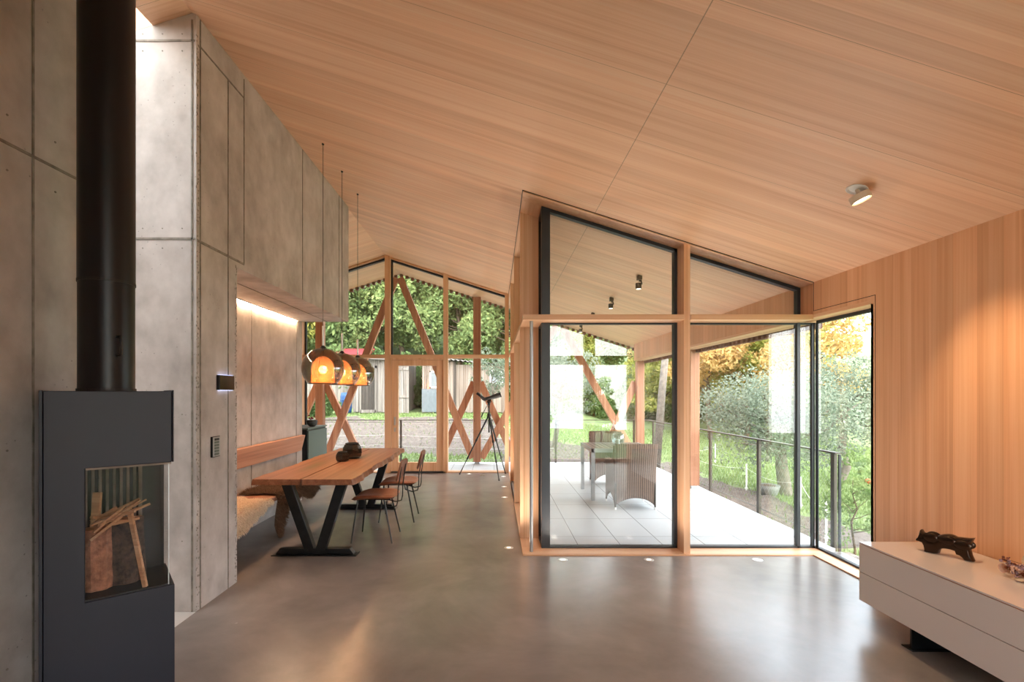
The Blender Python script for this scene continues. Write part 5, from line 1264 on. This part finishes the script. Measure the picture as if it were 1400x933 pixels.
for row, (y0, stp, sc0) in enumerate(((29.5, 3.7, .8), (35, 4.2, 1.0), (42, 5.0, 1.15), (50, 5.5, 1.3))):
    x = -.62 * y0 - 3
    while x < .42 * y0 + 2:
        xx = x + rr.uniform(-.9, .9); yy = y0 + rr.uniform(-1.4, 1.4)
        # leave open sky to the right, as in the photograph
        if xx < .36 * yy or row < 1:
            k_ = rr.choice(('g1', 'g2', 'g1', 'g2', 'y1')) if xx < .13 * yy else rr.choice(('g1', 'g2', 'y1'))
            sc_ = sc0 * rr.uniform(.85, 1.15) * (1 if xx < .08 * yy else .62 if xx < .36 * yy else .5)
            plant(k_, xx, yy, rr.uniform(0, 6.28), sc_)
        x += stp
for (x, y, s) in ((8.6, 19.5, .82), (11.6, 23, 1.1), (13.6, 23.5, .7), (12.6, 27, 1.0), (10.4, 27.5, 1.0)):
    plant('o1', x, y, rr.uniform(0, 6.28), s)
for (x, y, s) in ((9.2, 23.5, .62), (12.4, 19.8, .5), (7.6, 22, .5), (10.2, 19.6, .55)):
    plant('y1', x, y, rr.uniform(0, 6.28), s, 'yellow-green tree standing among the orange autumn trees on the right')
x = -14
while x < 17:
    yy = 27 + rr.uniform(-1.2, 1.2); plant('b1', x, yy, rr.uniform(0, 6.28), rr.uniform(.8, 1.3)); x += rr.uniform(1.5, 2.3)
for (x, y, s) in ((-3.75, 26, 1.0), (-3.55, 24.5, .6), (1.4, 23.6, .9), (2.2, 22.5, .7), (-7.6, 21, .5), (-8.8, 19.5, .6)):
    plant('b1', x, y, rr.uniform(0, 6.28), s)
for (x, y, s) in ((-7.4, 29.4, .75), (-11.0, 30.5, .8), (-4.6, 31.0, .8)): plant('g2', x, y, rr.uniform(0, 6), s)
# behind the camera, so that the panes mirror a garden
for (x, y, s, k_, lb) in ((2.0, -18, .33, 'g1', 'small green garden tree mirrored in the left half of the near tall pane'), (6.5, -20, .36, 'y1', 'yellow-green garden tree mirrored faintly in the near tall pane'), (10, -17, .3, 'g1', 'green garden tree mirrored at the right edge of the near pane')): plant(k_, x, y, 0, s, lb)
# near trees
ap = make_tree('apple_tree', 'gnarled apple tree with silvery green leaves just beyond the railing', 'tree', None, 2.4, 1.65, .85, 15000, .036, M['leafsilver'], M['barkpale'], 41, .15, 18, (-.15, .1), 40, .75)
ap.location = (6.05, 10.05, G(6.05, 10.05))
a2 = make_tree('fruit_tree', 'silver-green fruit tree outside the corner window, right of the black frame', 'tree', None, 2.9, 1.3, 1.2, 12000, .038, M['leafsilver'], M['barkpale'], 42, .11, 14, (.1, 0), 30, .9)
a2.location = (8.3, 11.6, G(8.3, 11.6))
plant('o1', 10.6, 16.0, 1.2, .72, 'orange and green autumn tree rising behind the corner window')
a3 = make_tree('young_fruit_tree', 'slim crooked fruit tree in the soil behind the patio table, left side', 'tree', None, 3.0, 1.25, 1.3, 9000, .036, M['leafsilver'], M['barkpale'], 43, .085, 12, (.45, 0), 20, .8)
a3.location = (1.65, 13.9, G(1.65, 13.9))
a4 = make_tree('young_fruit_tree', 'leafy young tree in front of the plank shed, right of the spotting scope', 'tree', None, 2.9, .9, 1.0, 2600, .05, M['leafsilver'], M['barkpale'], 44, .05, 10, (0, 0), 14, .8)
a4.location = (-.1, 19.0, G(-.1, 19.0))
rb = make_tree('rose_bush', 'thin rose bush with a single orange bloom outside the corner window', 'bush', None, 1.35, .38, .3, 1500, .028, M['leafbush'], M['bark'], 45, .018, 9, (0, 0), 10, .9)
rb.location = (4.55, 6.15, G(4.55, 6.15))
part(MB().ball((.12, -.1, 1.02), .035, 8, 6), 'bloom', plain('orange_rose', srgb(220, 110, 70), .6), rb, world=False, smooth=True)
bh = thing('bird_house', 'small pinkish wooden bird house in the branches of the apple tree', 'bird house', (6.28, 9.9, 1.20))
part(MB().box(-.07, .07, -.06, .06, 0, .19), 'box', plain('pale_pink_wood', srgb(216, 178, 160), .7), bh, world=False)
part(MB().add([(-.10, -.09, .18), (.10, -.09, .20), (.10, .09, .20), (-.10, .09, .18), (-.10, -.09, .20), (.10, -.09, .22), (.10, .09, .22), (-.10, .09, .20)], [(0, 3, 2, 1), (4, 5, 6, 7), (0, 1, 5, 4), (1, 2, 6, 5), (2, 3, 7, 6), (3, 0, 4, 7)]), 'roof', M['greywood'], bh, world=False)
part(MB().cyl((0, 0, 0), .018, .004, 12).xf(Matrix.Translation((0, -.062, .12)) @ Matrix.Rotation(math.pi / 2, 4, 'X')), 'entrance_hole', M['rubber'], bh, world=False)
# grass blades on the meadow that can be seen from the house
def grass():
    g = np.random.default_rng(9); pts = []
    rr = random.Random(10)
    while len(pts) < 42000:
        x = rr.uniform(-8, 14); y = 6 + 16 * rr.random() ** 1.3
        if x < 3.7 and y < 11.1: continue
        if abs(x) > .85 * y or soil_at(x, y) > .5 and rr.random() > .05: continue
        pts.append((x, y, ground_z(x, y) - .01))
    p = np.array(pts); n = len(p); h = g.uniform(.04, .11, n); a = g.uniform(0, 2 * np.pi, n); w = .006 + .0006 * p[:, 1]
    dx = np.cos(a) * w; dy = np.sin(a) * w; lx = g.normal(0, .03, n); ly = g.normal(0, .03, n)
    v = np.zeros((n, 4, 3)); v[:, 0] = p + np.stack([-dx, -dy, 0 * dx], 1); v[:, 1] = p + np.stack([dx, dy, 0 * dx], 1)
    v[:, 2] = p + np.stack([dx * .3 + lx, dy * .3 + ly, h], 1); v[:, 3] = p + np.stack([-dx * .3 + lx, -dy * .3 + ly, h], 1)
    o = bpy.data.objects.new('meadow_grass', leaf_mesh('meadow_grass', v.reshape(-1, 3), leaf('grass_blades', srgb(100, 124, 76), srgb(154, 170, 114)))); COL.objects.link(o)
    tag(o, 'short green meadow grass growing beyond the terrace', 'grass', None, 'stuff')
grass()
